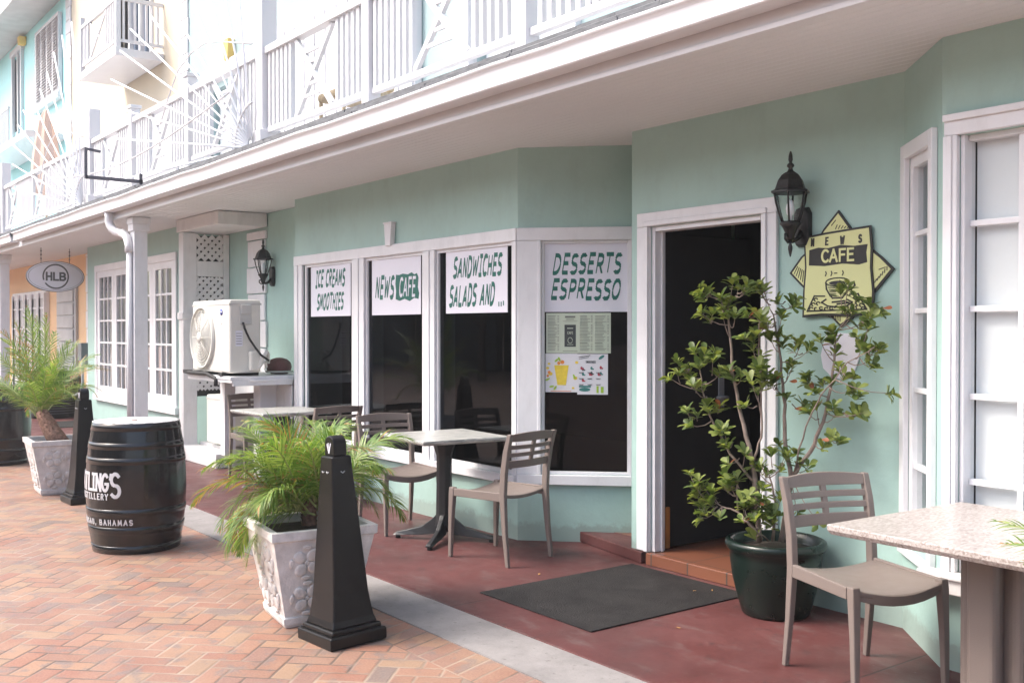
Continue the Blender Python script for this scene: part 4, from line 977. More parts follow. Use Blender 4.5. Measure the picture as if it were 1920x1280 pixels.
for k in range(6): p.line([(-.285+k*.014, -.01-k*.011), (-.262+k*.010, .028-k*.006)], (0, 0, .004)); p.line([(.215+k*.014, -.075+k*.012), (.225+k*.012, -.058+k*.012)], (0, 0, .004))
for k in range(6): p.line([(-.06+k*.014, -.245+.002*k), (-.05+k*.012, -.250-k*.004)], (0, 0, .004))
p.line([(.24, -.01), (.275, .0)], (0, 0, .004)); part('hatching', mb, 'ink', t)
# small round award plaque under it
t = thing('round_plaque', 'small white plaque with faint grey print half hidden behind the shrub, below the yellow sign', 'plaque', (-3.30, 4.649, 1.36))
fn = plane_fn((-3.30, 4.648, 1.365), (1, 0, 0), nY)
mb = MB(); o8 = [(-.09, .09), (-.075, .12), (.09, .115), (.115, .08), (.118, -.02), (.09, -.09), (.03, -.125), (-.04, -.12), (-.10, -.07), (-.115, .0)]
mb.hexa([fn(x, y, 0) for x, y in o8], [fn(x, y, .008) for x, y in o8]); part('plate', mb, 'sign_white', t, bevel=.002)
mb = MB(); p = Pen(mb, lambda u, v, l: fn(u, v, l+.008))
for k in range(3): p.line([(-.05+k*.01, .09-.02*k), (.05-k*.01, .09-.02*k)], (0, 0, .006))
for k in range(5): p.line([(-.06, -.0-.02*k), (.04, -.0-.02*k)], (0, 0, .003))
part('print', mb, 'grey_sign', t)

# ================================================================ hanging oval sign
t = thing('hanging_sign', 'grey oval HLB sign hanging from the soffit by two chains', 'sign', (-17.3, 4.04, 2.34))
fn = plane_fn((-17.3, 4.04, 2.335), (0, 1, 0), (1, 0, 0))
def ovalpl(m, a, b, l0, l1, name):
    mb = MB(); mb.hexa([fn(x, y, l0) for x, y in ell(0, 0, a, b, 48)], [fn(x, y, l1) for x, y in ell(0, 0, a, b, 48)]); part(name, mb, m, t)
ovalpl('grey_ink', .43, .242, -.02, .02, 'rim'); ovalpl('grey_sign', .422, .234, -.022, .022, 'face')
mb = MB(); p = Pen(mb, lambda u, v, l: fn(u, v, l+.022)); p.line(ar(0, 0, .40, .212, 0, 360, 60), (0, 0, .004))
p.line(ar(0, .0, .185, .185, 195, -143, 40), (0, 0, .022)); p.text('HLB', .0, -.055, .11, 1.1, .25, (0, 0, .26), 0, 1, True); part('lettering', mb, 'grey_ink', t)
for s_ in (-.21, .21):
    mb = MB()
    for k in range(7): z = 2.58+k*.03; mb.lathe([(.010, -.004), (.014, 0), (.010, .004), (.006, 0), (.010, -.004)], 8, (-17.3, 4.04+s_, z), axis='x' if k % 2 else 'y', cap=False)
    mb.tube([(-17.3, 4.04+s_, 2.54), (-17.3, 4.04+s_, 2.79)], .004, 5); part('chain', mb, 'dark_metal', t)

# ================================================================ furniture
def make_chair(loc, rz, label):
    t = thing('cafe_chair', label, 'chair', loc, rz, 'taupe resin cafe chairs')
    # seat: saddle shaped sheet with thickness; faces +x
    nx, ny = 10, 10; top = []; bot = []
    for i in range(nx+1):
        for j in range(ny+1):
            u = i/nx; v = j/ny*2-1; x = -.21+.44*u; wy = .205+.02*u
            z = .452-.022*(1-v*v)*(1-.3*u)-.018*u*u*(1-v*v)
            top.append((x+.012*(1-v*v)*u, v*wy, z)); bot.append((x+.012*(1-v*v)*u, v*wy, z-.022))
    mb = MB(); w_ = ny+1; fs = []; n0 = len(top)
    for i in range(nx):
        for j in range(ny): a = i*w_+j; fs += [(a, a+1, a+w_+1, a+w_), (n0+a, n0+a+w_, n0+a+w_+1, n0+a+1)]
    for i in range(nx):
        for j in (0, ny): a = i*w_+j; fs.append((a, a+w_, n0+a+w_, n0+a))
    for j in range(ny):
        for i in (0, nx): a = i*w_+j; fs.append((a, a+1, n0+a+1, n0+a))
    mb.add(top+bot, fs, 0, True)
    for s_ in (-1, 1):      # side aprons
        mb.hexa([(-.205, s_*.212-.011, .405), (.19, s_*.226-.011, .405), (.19, s_*.226+.011, .405), (-.205, s_*.212+.011, .405)],
                [(-.205, s_*.212-.011, .462), (.19, s_*.226-.011, .455), (.19, s_*.226+.011, .455), (-.205, s_*.212+.011, .462)])
    L = []                   # front apron, bowed
    for k in range(9):
        v = k/4-1; x = .215+.022*(1-v*v); zt = .452-.034*(1-v*v); L.append([(x-.010, v*.21, zt-.045), (x+.010, v*.21, zt-.045), (x+.010, v*.21, zt-.002), (x-.010, v*.21, zt-.002)])
    mb.loft(L, 0, False)
    part('seat', mb, 'taupe', t, bevel=.004, world=False)
    for s_ in (-1, 1):
        mb = MB()
        def sq4(x, y, z, a, b): return [(x-a, y-b, z), (x+a, y-b, z), (x+a, y+b, z), (x-a, y+b, z)]
        mb.loft([sq4(.232, s_*.222, 0, .013, .012), sq4(.225, s_*.220, .25, .016, .016), sq4(.215, s_*.218, .42, .021, .019), sq4(.212, s_*.218, .46, .020, .018)])
        part('leg', mb, 'taupe', t, bevel=.005, world=False)
        mb = MB()
        mb.loft([sq4(-.262, s_*.215, 0, .013, .012), sq4(-.235, s_*.212, .22, .017, .014), sq4(-.218, s_*.210, .44, .022, .016), sq4(-.226, s_*.210, .58, .022, .016), sq4(-.250, s_*.213, .72, .020, .016), sq4(-.285, s_*.216, .835, .016, .015)])
        part('leg', mb, 'taupe', t, bevel=.005, world=False)
    mb = MB()
    def bx_(z): return -.226-.055*((z-.58)/.25)**1.3 if z > .58 else -.226
    def slat(z0, z1, th=.009):
        L = []
        for k in range(11):
            v = k/5-1; bow = -.028*(1-v*v); y = v*.200; arch = .012*(1-v*v) if z1 > .82 else .0
            L.append([(bx_(z0)+bow-th, y, z0), (bx_(z0)+bow+th, y, z0), (bx_(z1)+bow+th, y, z1+arch), (bx_(z1)+bow-th, y, z1+arch)])
        mb.loft(L, 0, False)
    slat(.785, .832); slat(.735, .762); slat(.687, .713); slat(.615, .664)
    mb.loft([[(bx_(z)-.028-.010, -.014, z), (bx_(z)-.028+.008, -.014, z), (bx_(z)-.028+.008, .014, z), (bx_(z)-.028-.010, .014, z)] for z in (.66, .69, .72, .75, .79)])
    part('backrest', mb, 'taupe', t, bevel=.003, world=False)
    return t
PZ = .012
ch = make_chair((-6.68, 3.98, PZ), R(-5), 'taupe slatted chair on the left side of the grey streaked table, facing right')
dup(ch, (-5.46, 4.01, PZ), R(192), 'taupe slatted chair with its back to the door, pulled up to the grey streaked table')
dup(ch, (-2.60, 3.84, PZ), R(-18), 'nearest taupe chair, beside the green plant pot and the speckled table')
dup(ch, (-9.72, 4.17, PZ), R(-3), 'taupe chair in front of the white shelf at the table behind the palm')
dup(ch, (-8.16, 4.08, PZ), R(183), 'dark looking chair behind the bushy palm, its back to the next chair')

def ped_table(loc, rz, label, top_m, size, th, grp=None, kind='iron'):
    t = thing('cafe_table', label, 'table', loc, rz, grp)
    a, b = size[0]/2, size[1]/2; H = .745
    mb = MB(); mb.loft([[(-a+.012, -b+.012, H-th), (a-.012, -b+.012, H-th), (a-.012, b-.012, H-th), (-a+.012, b-.012, H-th)],
                        [(-a, -b, H-th*.55), (a, -b, H-th*.55), (a, b, H-th*.55), (-a, b, H-th*.55)], [(-a, -b, H), (a, -b, H), (a, b, H), (-a, b, H)]])
    part('tabletop', mb, top_m, t, bevel=.005, world=False)
    if kind == 'iron':
        mb = MB()
        def sq8(r, z):
            c = r*.42; return [(-r, -c, z), (-c, -r, z), (c, -r, z), (r, -c, z), (r, c, z), (c, r, z), (-c, r, z), (-r, c, z)]
        mb.loft([sq8(.062, .10), sq8(.055, .16), sq8(.050, .5), sq8(.052, .60), sq8(.075, .68), sq8(.16, .70), sq8(.16, H-th-.001)]); part('pedestal', mb, 'black_iron', t, bevel=.003, world=False)
        for k in range(4):
            an = R(45+90*k); c, s_ = math.cos(an), math.sin(an); L = []
            for r, z0, z1, w_ in ((.04, .05, .20, .030), (.08, .045, .155, .030), (.16, .035, .095, .028), (.27, .028, .065, .026), (.355, .022, .045, .030), (.375, .022, .034, .028)):
                L.append([(r*c+s_*w_, r*s_-c*w_, z0), (r*c-s_*w_, r*s_+c*w_, z0), (r*c-s_*w_*.5, r*s_+c*w_*.5, z1), (r*c+s_*w_*.5, r*s_-c*w_*.5, z1)])
            mb = MB(); mb.loft(L); ft = part('foot', mb, 'black_iron', t, bevel=.004, world=False)
            mb = MB(); mb.lathe([(.018, 0), (.018, .015), (.008, .016), (.008, .024)], 12, (.345*c, .345*s_, 0)); part('levelling_foot', mb, 'black_rubber', ft, world=False)
    else:
        mb = MB()
        for k in range(4):
            an = R(90*k); c, s_ = math.cos(an), math.sin(an)
            o = [(.02, -.045), (.10, -.062), (.125, -.05), (.125, .05), (.10, .062), (.02, .045)]
            mb.prism([(x*c-y*s_, x*s_+y*c) for x, y in o], .10+.0004*k, H-th-.001)
        part('pedestal', mb, 'taupe', t, bevel=.012, world=False)
        for k in range(4):
            an = R(45+90*k); c, s_ = math.cos(an), math.sin(an); L = []
            for r, z0, z1, w_ in ((.04, .03, .12, .045), (.16, .03, .10, .042), (.33, .02, .05, .035), (.36, .012, .03, .03)):
                L.append([(r*c+s_*w_, r*s_-c*w_, z0), (r*c-s_*w_, r*s_+c*w_, z0), (r*c-s_*w_*.7, r*s_+c*w_*.7, z1), (r*c+s_*w_*.7, r*s_-c*w_*.7, z1)])
            mb = MB(); mb.loft(L); mb.lathe([(.02, 0), (.02, .03)], 10, (.33*c, .33*s_, 0)); part('foot', mb, 'taupe', t, bevel=.006, world=False)
    return t
ped_table((-6.12, 4.01, PZ), R(-5), 'square grey streaked table with black iron pedestal under the cafe windows', 'greytop', (.68, .68), .032, 'square cafe tables')
ped_table((-8.93, 4.05, PZ), R(2), 'square pale table half hidden behind the potted palm', 'greytop', (.70, .70), .032, 'square cafe tables')
ped_table((-1.98, 3.77, PZ), R(-2), 'large speckled beige stone table in the right foreground on a taupe pedestal', 'granite', (.86, .90), .040, None, 'resin')

mb = MB(); mb.box(-.475, .475, -.59, .59, 0, .008)
m_ = part('entrance_mat', mb, 'mat', bevel=.003); m_.location = (-4.28, 3.945, .0125); m_.rotation_euler = (0, 0, R(0)); tag(m_, 'large black rubber mat on the red floor in front of the open door', 'mat')
mb = MB(); mb.box(-4.72, -4.69, 4.775, 4.815, .09, .36); recenter(tag(part('wooden_wedge', mb, 'wood_orange', bevel=.01), 'narrow orange wooden post standing just inside the doorway', 'wooden post'), (-4.705, 4.795, .09))

# ---------------------------------------------------------------- bollards
def make_bollard(loc, rz, label):
    t = thing('obelisk_bollard', label, 'bollard', loc, rz, 'black obelisk bollards')
    def sq4(a, z): return [(-a, -a, z), (a, -a, z), (a, a, z), (-a, a, z)]
    mb = MB(); mb.loft([sq4(.152, 0), sq4(.156, .01), sq4(.156, .055), sq4(.150, .062)]); mb.loft([sq4(.138, .0622), sq4(.138, .078), sq4(.132, .086)]); part('base', mb, 'black_plastic', t, bevel=.010, seg=3, world=False)
    mb = MB(); mb.loft([sq4(.126, .0862), sq4(.114, .12), sq4(.106, .17), sq4(.098, .24), sq4(.054, .885), sq4(.050, .892)]); part('shaft', mb, 'black_plastic', t, bevel=.009, seg=3, world=False)
    mb = MB(); o = [(-.044, .892), (.044, .892), (.044, .945)]+[(.044*math.cos(R(a)), .945+.044*math.sin(R(a))) for a in range(15, 180, 15)]+[(-.044, .945)]
    mb.prism(o, -.036, .036, 'y'); o2 = [(x*.72, .90+(z-.892)*.82) for x, z in o]
    cap = part('cap', mb, 'black_plastic', t, bevel=.006, world=False)
    mb = MB(); p = Pen(mb, plane_fn((0, -.036, .935), (1, 0, 0), nY)); p.line([(-.016, .012), (-.004, -.026)], (0, 0, .006)); p.line([(.014, .016), (.0, -.028)], (0, 0, .006)); p.line([(-.006, .018), (.002, -.012)], (0, 0, .004)); part('emblem', mb, 'sign_white', cap, world=False)
    mb = MB()
    for s_ in (-1, 1):
        mb.tube([(s_*.02-.012, -.060, .82), (s_*.02-.004, -.061, .812), (s_*.02+.008, -.060, .818)], .003, 5)
    mb.tube([(.060, -.012, .82), (.0615, -.002, .812), (.060, .010, .820)], .003, 5)
    part('hook', mb, 'conduit', t, world=False)
    return t
bo = make_bollard((-4.49, 2.35, 0), R(4), 'nearest black obelisk bollard, in front of the stone planter with the bushy palm')
dup(bo, (-9.44, 2.43, 0), R(2), 'farther black obelisk bollard between the left planter and the barrel')

bo.rotation_euler = (Matrix.Rotation(R(-1.9), 3, Vector((-.799, .602, 0))) @ Matrix.Rotation(R(4), 3, 'Z')).to_euler()
# ---------------------------------------------------------------- barrels
def bprof(z): return .283+.045*(1-((z-.435)/.435)**2)
def make_barrel(loc, label, rz=0):
    t = thing('barrel', label, 'barrel', loc, rz, 'black painted barrels')
    n = 96; loops = []
    zs = [i*.87/24 for i in range(25)]
    for z in zs:
        l = []
        for i in range(n):
            a = 2*math.pi*i/n; ph = (i % 4)/4.; r = bprof(z)-(.0018 if i % 4 == 0 else 0)+.0006*math.sin(i//4*2.3+z*9)
            l.append((r*math.cos(a), r*math.sin(a), z))
        loops.append(l)
    mb = MB(); mb.loft(loops, 0, True); part('staves', mb, 'black_gloss', t, world=False)
    for z0, z1 in ((.0, .055), (.135, .185), (.255, .305), (.60, .645), (.70, .745), (.82, .872)):
        mb = MB(); r0, r1 = bprof(z0), bprof(z1)
        mb.lathe([(r0, z0), (r0+.004, z0+.002), (r1+.004, z1-.002), (r1, z1)], 64, cap=False); part('hoop', mb, 'black_gloss', t, world=False)
    mb = MB(); mb.lathe([(.276, .868), (.286, .8745), (.276, .8755), (.001, .8735)], 64); part('barrel_head', mb, 'barrel_head', t, world=False)
    mb = MB(); mb.lathe([(.02, .872), (.02, .878), (.001, .879)], 16, (.02, -.02, 0)); part('bung', mb, 'trunk', t, world=False)
    return t
b1 = make_barrel((-7.27, 2.22, 0), 'black barrel with white painted lettering and white top, standing on the bricks')
b2 = dup(b1, (-12.72, 2.37, 0), R(60), 'black barrel cut by the left edge of the photo, below palm fronds')
for k in kids(b2):
    if k.name.startswith('barrel_head'): k.data = k.data.copy(); k.data.materials[0] = M['black_gloss']
mb = MB(); mb.lathe([(.022, 0), (.022, .006), (.001, .008)], 14, (0, 0, 0), axis='y'); mb.v = [(x+.0, y*-1-.318, z+.62) for x, y, z in mb.v]
bg_ = part('side_bung', mb, 'sign_white', b2, world=False); bg_.rotation_euler = (0, 0, R(-18))
def wrapfn(phi0):                                 # phi0: angle (world azimuth) where u = 0; text runs anticlockwise seen from above
    def f(u, v, l):
        a = phi0+u/.33; r = bprof(v)+l+.004; return (r*math.cos(a), r*math.sin(a), v)
    return f
mb = MB(); vaz = R(-37+0)  # azimuth of the side facing the camera is about -17 deg; text end sits left of it
p = Pen(mb, wrapfn(0), t=.001, lift=.0005)
def endtext(txt, aend, v, h, wf, gap, nib):
    tot = sum(gw(c)*wf*h+gap*h for c in txt)-gap*h; p.text(txt, aend*.33-tot, v, h, wf, gap, nib, 0, 4)
AE = R(-37)
endtext("WATLING'", AE-R(9), .435, .105, .60, .13, (0, 0, .17))
endtext('S', AE+R(1), .395, .15, .62, .13, (0, 0, .14))
endtext('DISTILLERY', AE-R(13), .375, .036, .8, .42, (0, 0, .20))
endtext('NASSAU, BAHAMAS', AE+R(15), .205, .032, .9, .50, (0, 0, .22))
part('lettering', mb, 'white_up', b1, world=False)

# ---------------------------------------------------------------- stone planters and palms
def planter(loc, rz, label):
    t = thing('stone_planter', label, 'planter', loc, rz, 'whitewashed stone planters')
    a0, a1, H = .190, .275, .50
    def sq4(a, z): return [(-a, -a, z), (a, -a, z), (a, a, z), (-a, a, z)]
    mb = MB(); rim = .03
    mb.loft([sq4(a0-.01, 0), sq4(a0, .02), sq4(a0+.004, .05), sq4(a0-.004, .055), sq4(a1-.012, H-.05), sq4(a1, H-.045), sq4(a1+.002, H), sq4(a1-.035, H), sq4(a1-.04, H-.07)], cap=True)
    # petal relief, four faces
    def bump_(face, u, v, ru, rv, ang):
        n = 10; c, s_ = math.cos(ang), math.sin(ang)
        tl = (a1-a0)/H
        rings = []
        for rr, hh in ((1.0, -.003), (.9, .007), (.55, .0095), (.2, .008)):
            l = []
            for i in range(n):
                x = ru*rr*math.cos(2*math.pi*i/n); y = rv*rr*math.sin(2*math.pi*i/n); U = u+x*c-y*s_; Vv = v+x*s_+y*c
                off = a0+tl*Vv+hh-.006; pt = {0: (U, -off, Vv), 1: (off, U, Vv), 2: (-U, off, Vv), 3: (-off, -U, Vv)}[face]; l.append(pt)
            rings.append(l)
        mb.loft(rings, 0, True)
    for face in range(4):
        for r_ in range(2):
            for c_ in range(2):
                cu, cv = (c_-.5)*.185*(.85+.12*r_), .15+r_*.185
                for k in range(4):
                    a = R(45+90*k+face*7); bump_(face, cu+.046*math.cos(a), cv+.046*math.sin(a), .038, .030, a)
                for k in range(4):
                    a = R(90*k); bump_(face, cu+.078*math.cos(a), cv+.078*math.sin(a), .026, .013, a+R(90))
                bump_(face, cu, cv, .013, .013, 0)
    part('pot', mb, 'stone', t, bevel=.006, world=False)
    mb = MB(); mb.add([(-a1+.04, -a1+.04, H-.045), (a1-.04, -a1+.04, H-.045), (a1-.04, a1-.04, H-.045), (-a1+.04, a1-.04, H-.045), (0, 0, H-.02)], [(0, 1, 4), (1, 2, 4), (2, 3, 4), (3, 0, 4)]); part('soil', mb, 'soil', t, world=False)
    return t
pl = planter((-4.965, 2.405, 0), R(-8), 'whitewashed stone planter with petal relief behind the nearest bollard')
dup(pl, (-10.16, 2.40, 0), R(-4), 'whitewashed stone planter left of the barrel, holding the tall thin palm')

def palm(loc, label, seed, specs, trunk, leafL=.17, bend=1.0, lw=.0045, sp=.03):
    """specs: list of (azimuth, elevation, length, droop)"""
    rnd = random.Random(seed); t = thing('potted_palm', label, 'palm', loc)
    base = Vector(trunk[-1][:3]); mb = MB(); mr = MB()
    for az, el, L, dr in specs:
        d0 = Vector((math.cos(az)*math.cos(el), math.sin(az)*math.cos(el), math.sin(el))); p = base+Vector((rnd.uniform(-sp, sp), rnd.uniform(-sp, sp), rnd.uniform(-.08, .0)))
        n = 22; pts = [p.copy()]; d = d0.copy(); ds = []
        for i in range(n):
            d = (d+Vector((0, 0, -dr*2.0*(i/n)/n*2))).normalized(); p = p+d*L/n; pts.append(p.copy()); ds.append(d.copy())
        ds.append(d)
        mr.tube(pts[::2], [.0065*(1-.8*i/(n/2)) for i in range(len(pts[::2]))], 5)
        dryness = rnd.random(); tw = Vector((rnd.uniform(-.5, .5), rnd.uniform(-.5, .5), 0))
        for i in range(4, n+1):
            fr = i/n; ll = leafL*(math.sin(math.pi*min(1, .18+.80*fr))**.6)*rnd.uniform(.85, 1.1)*(1.0 if fr < .97 else .8)
            dd = ds[min(i, n-1)]; side = dd.cross(Vector((0, 0, 1))+tw);
            if side.length < .05: side = Vector((1, 0, 0))
            side.normalize(); up = side.cross(dd).normalized()
            for h_ in (0, .5):
              pb = pts[i]-dd*(L/n*h_)
              for s_ in (-1, 1):
                ld = (side*s_*(1.0-.45*fr)+dd*(.55+.7*fr)+up*rnd.uniform(-.05, .55)+Vector((rnd.uniform(-.12, .12),)*3)).normalized()
                q = pb; w_ = up.cross(ld).normalized()*lw; prev = None; K = 4; vs = []
                for k in range(K+1):
                    f = k/K; ww = w_*(.45+1.1*f if f < .3 else (1-f)*1.25+.02); vs += [q-ww, q+ww]
                    ld = (ld+Vector((0, 0, -.16*bend*(.5+f)))).normalized(); q = q+ld*ll/K
                r_ = rnd.random(); mi = 2 if (r_ < .015 or (dryness < .10 and r_ < .55) or (fr > .94 and r_ < .3)) else (1 if r_ < .42 else 0)
                mb.add(vs, [(2*k, 2*k+1, 2*k+3, 2*k+2) for k in range(K)], mi)
    part('fronds', mb, ['frond', 'frond2', 'frond3'], t, world=False)
    part('frond_stems', mr, 'rachis', t, world=False)
    mb = MB(); P_ = [Vector(x[:3]) for x in trunk]; rs = [x[3] for x in trunk]; mb.tube(P_, rs, 12)
    for i in range(len(P_)-1):
        seg = P_[i+1]-P_[i]; m_n = max(2, int(seg.length/.018))
        for k in range(m_n):
            f = k/m_n; c = P_[i]+seg*f; r = rs[i]+(rs[i+1]-rs[i])*f
            for j in range(6):
                a = j*1.05+k*.52+i; o = Vector((math.cos(a), math.sin(a), 0)); ta = Vector((-math.sin(a), math.cos(a), 0))
                b0 = c+o*r*.85
                mb.add([b0-ta*.012, b0+ta*.012, b0+o*.016+Vector((0, 0, .026))+ta*.004, b0+o*.016+Vector((0, 0, .026))-ta*.004], [(0, 1, 2, 3)])
    part('trunk', mb, 'trunk', t, world=False)
    return t
rnd = random.Random(3); specs = []
for i in range(64):
    az = i*2.399+rnd.uniform(-.2, .2); lay = i/64; left = math.cos(az-R(213))    # fuller and more drooping on its left side
    el = 66-50*lay+rnd.uniform(-10, 10)-(14 if left > .6 and lay > .6 else 0)
    if math.cos(az-R(0)) > .55 and el < 48: continue
    specs.append((az, R(el), rnd.uniform(.46, .64)+.06*max(0, left), .75+.45*lay+.25*(left > .6)*lay))
palm((-4.965, 2.405, .46), 'low bushy green palm spilling over the stone planter by the nearest bollard', 5, specs, [(0, 0, -.02, .035), (.0, -.0, .06, .04), (.005, 0, .15, .035)], .19, 1.5, .0056, .09)
specs = []; rnd = random.Random(11)
for i in range(26):
    az = i*2.399+rnd.uniform(-.3, .3); lay = i/26
    specs.append((az, R(84-46*lay+rnd.uniform(-8, 8)), rnd.uniform(.7, 1.0), .40+.55*lay))
for az, el, L, dr in ((3.6, 40, 1.0, .9), (3.9, 30, 1.0, .9), (3.3, 50, 1.1, 1.0), (3.1, 25, .9, .8), (4.2, 50, 1.0, 1.1), (3.7, 60, 1.15, .9)): specs.append((az, R(el), L, dr))
palm((-10.16, 2.40, .46), 'taller thin palm with a shaggy brown trunk in the left stone planter', 8, specs, [(.06, .0, -.02, .085), (-.02, -.05, .08, .08), (-.08, -.10, .20, .07), (-.12, -.13, .28, .05)], .17, 1.0, .0050)
specs = []; rnd = random.Random(23)
for i in range(12): specs.append((rnd.uniform(-1.2, 1.2), R(rnd.uniform(25, 75)), rnd.uniform(.4, .6), .7))
for az, el in ((3.02, 44), (3.3, 55), (2.8, 38), (3.1, 62)): specs.append((az, R(el), .76, .55))
palm((-.98, 3.03, .46), 'palm whose leaf tips reach in over the speckled table at the right edge', 21, specs, [(0, 0, -.02, .035), (0, 0, .08, .035)], .17)
dup(pl, (-.98, 3.03, 0), R(5), 'stone planter just outside the right edge, below the palm leaf tips')

# ---------------------------------------------------------------- shrub in the green pot
t = thing('plant_pot', 'dark green glazed round pot beside the door with the leafy shrub in it', 'plant pot', (-3.49, 4.365, PZ))
mb = MB(); mb.lathe([(.165, 0), (.175, .01), (.19, .06), (.225, .20), (.238, .30), (.236, .335), (.255, .345), (.262, .365), (.258, .385), (.243, .392), (.228, .385), (.222, .345), (.205, .30)], 56)
part('pot', mb, 'pot', t, world=False)
mb = MB(); mb.lathe([(.224, .335), (.12, .345), (.001, .35)], 24); part('soil', mb, 'soil', t, world=False)
t = thing('leafy_shrub', 'tall open leafy shrub with bare reddish stems growing from the green pot by the door', 'shrub', (-3.49, 4.365, .36))
def SP(px, py, Y):                                # where a sight line of the photograph meets the depth Y (used once, to lay the stems out)
    k = (px-960)/1935; tt = Y/(.602+.799*k); return Vector(((-.799+.602*k)*tt, Y, 1.5-(py-618)*tt/1935))
rnd = random.Random(9); mw = MB(); ml = MB()
def leafp(b, d, up, L, W_, mi):
    d = d.normalized(); s_ = d.cross(up)
    if s_.length < .1: s_ = d.cross(Vector((1, 0, 0)))
    s_.normalize(); nn = s_.cross(d).normalized(); vs = []; prof = ((0, .10), (.25, .45), (.55, .9), (.78, 1.0), (.93, .6), (1, .05))
    for f, w_ in prof:
        c = b+d*L*f-nn*L*.16*f*f; vs += [c-s_*W_*w_+nn*W_*w_*.28, c, c+s_*W_*w_+nn*W_*w_*.28]
    fs = []
    for k in range(len(prof)-1): o = 3*k; fs += [(o, o+1, o+4, o+3), (o+1, o+2, o+5, o+4)]
    ml.add(vs, fs, mi, True)
def rosette(p, ax, n, L, tip=False):
    ax = ax.normalized(); a = ax.cross(Vector((.3, .5, .8))).normalized(); b = ax.cross(a)
    for i in range(n):
        th = i*2.4+rnd.uniform(-.3, .3); tilt = rnd.uniform(.45, 1.35); d = ax*math.cos(tilt)+(a*math.cos(th)+b*math.sin(th))*math.sin(tilt)
        r_ = rnd.random(); mi = 2 if r_ < .008 else (1 if r_ < .45 else 0)
        pp = p-ax*rnd.uniform(0, .03); l_ = L*rnd.uniform(.65, 1.1)
        end = pp+d*l_
        if end.y > 4.63: d = Vector((d.x, -abs(d.y)*.6, d.z)); 
        leafp(pp, d, ax, l_, l_*.24, mi)
    
def stem(path, r0, r1, leaves=0, L=.06, Y=None):
    pts = [SP(*q) for q in path]; f = []
    for i in range(len(pts)-1):
        for k in range(4): f.append(pts[i].lerp(pts[i+1], k/4)+Vector((rnd.uniform(-1, 1), rnd.uniform(-1, 1), rnd.uniform(-1, 1)))*.004*(i > 0 or k > 0))
    f.append(pts[-1]); mw.tube(f, [r0+(r1-r0)*i/(len(f)-1) for i in range(len(f))], 7); return f
def twig(base, end, clusters, L=.062, r=.004):
    f = [base.lerp(end, u)+Vector((0, 0, -.02*math.sin(math.pi*u))) for u in (0, .33, .66, 1)]; mw.tube(f, [r, r*.8, r*.6, r*.5], 5)
    rosette(end, end-f[2]+Vector((0, 0, .02)), clusters, L)
    return f
def grow_cluster(px, py, Y, base, n=3, spread=.06, L=.066):
    c = SP(px, py, Y)
    for i in range(max(1, round(n*.85))):
        e = c+Vector((rnd.uniform(-1, 1), rnd.uniform(-.9, .5), rnd.uniform(-.8, 1)))*spread
        if e.y > 4.57: e.y = 4.57
        twig(base if i == 0 else base.lerp(c, rnd.uniform(.5, .9)), e, rnd.randint(8, 12), L*rnd.uniform(.9, 1.1), .0035)
base = SP(1462, 1012, 4.36)
s1 = stem([(1424, 1016, 4.33), (1420, 935, 4.30), (1410, 855, 4.28), (1390, 780, 4.26), (1375, 700, 4.24), (1367, 610, 4.22), (1362, 560, 4.2)], .017, .004)
s2 = stem([(1412, 870, 4.28), (1428, 820, 4.27), (1428, 740, 4.26), (1422, 650, 4.24), (1425, 600, 4.22)], .007, .003)
s3 = stem([(1416, 905, 4.29), (1370, 850, 4.26), (1335, 790, 4.22), (1318, 730, 4.2), (1312, 690, 4.19)], .008, .003)
s4 = stem([(1466, 1016, 4.38), (1478, 935, 4.40), (1484, 895, 4.41), (1472, 820, 4.40), (1470, 740, 4.40), (1462, 660, 4.39), (1450, 590, 4.38)], .018, .004)
s5 = stem([(1484, 895, 4.41), (1520, 845, 4.44), (1545, 790, 4.46), (1558, 730, 4.47), (1565, 660, 4.48), (1568, 620, 4.48)], .013, .004)
s6 = stem([(1490, 885, 4.41), (1510, 800, 4.36), (1540, 740, 4.33), (1590, 680, 4.30), (1640, 650, 4.29)], .005, .002)
s7 = stem([(1450, 1014, 4.34), (1455, 940, 4.3), (1440, 880, 4.26)], .009, .003)
s8 = stem([(1430, 1012, 4.32), (1400, 975, 4.26), (1385, 960, 4.24), (1355, 950, 4.2)], .010, .004); s9 = stem([(1385, 960, 4.24), (1382, 905, 4.22), (1378, 890, 4.2)], .005, .003)
s10 = stem([(1442, 1014, 4.35), (1425, 1000, 4.20), (1395, 975, 4.12)], .005, .003)
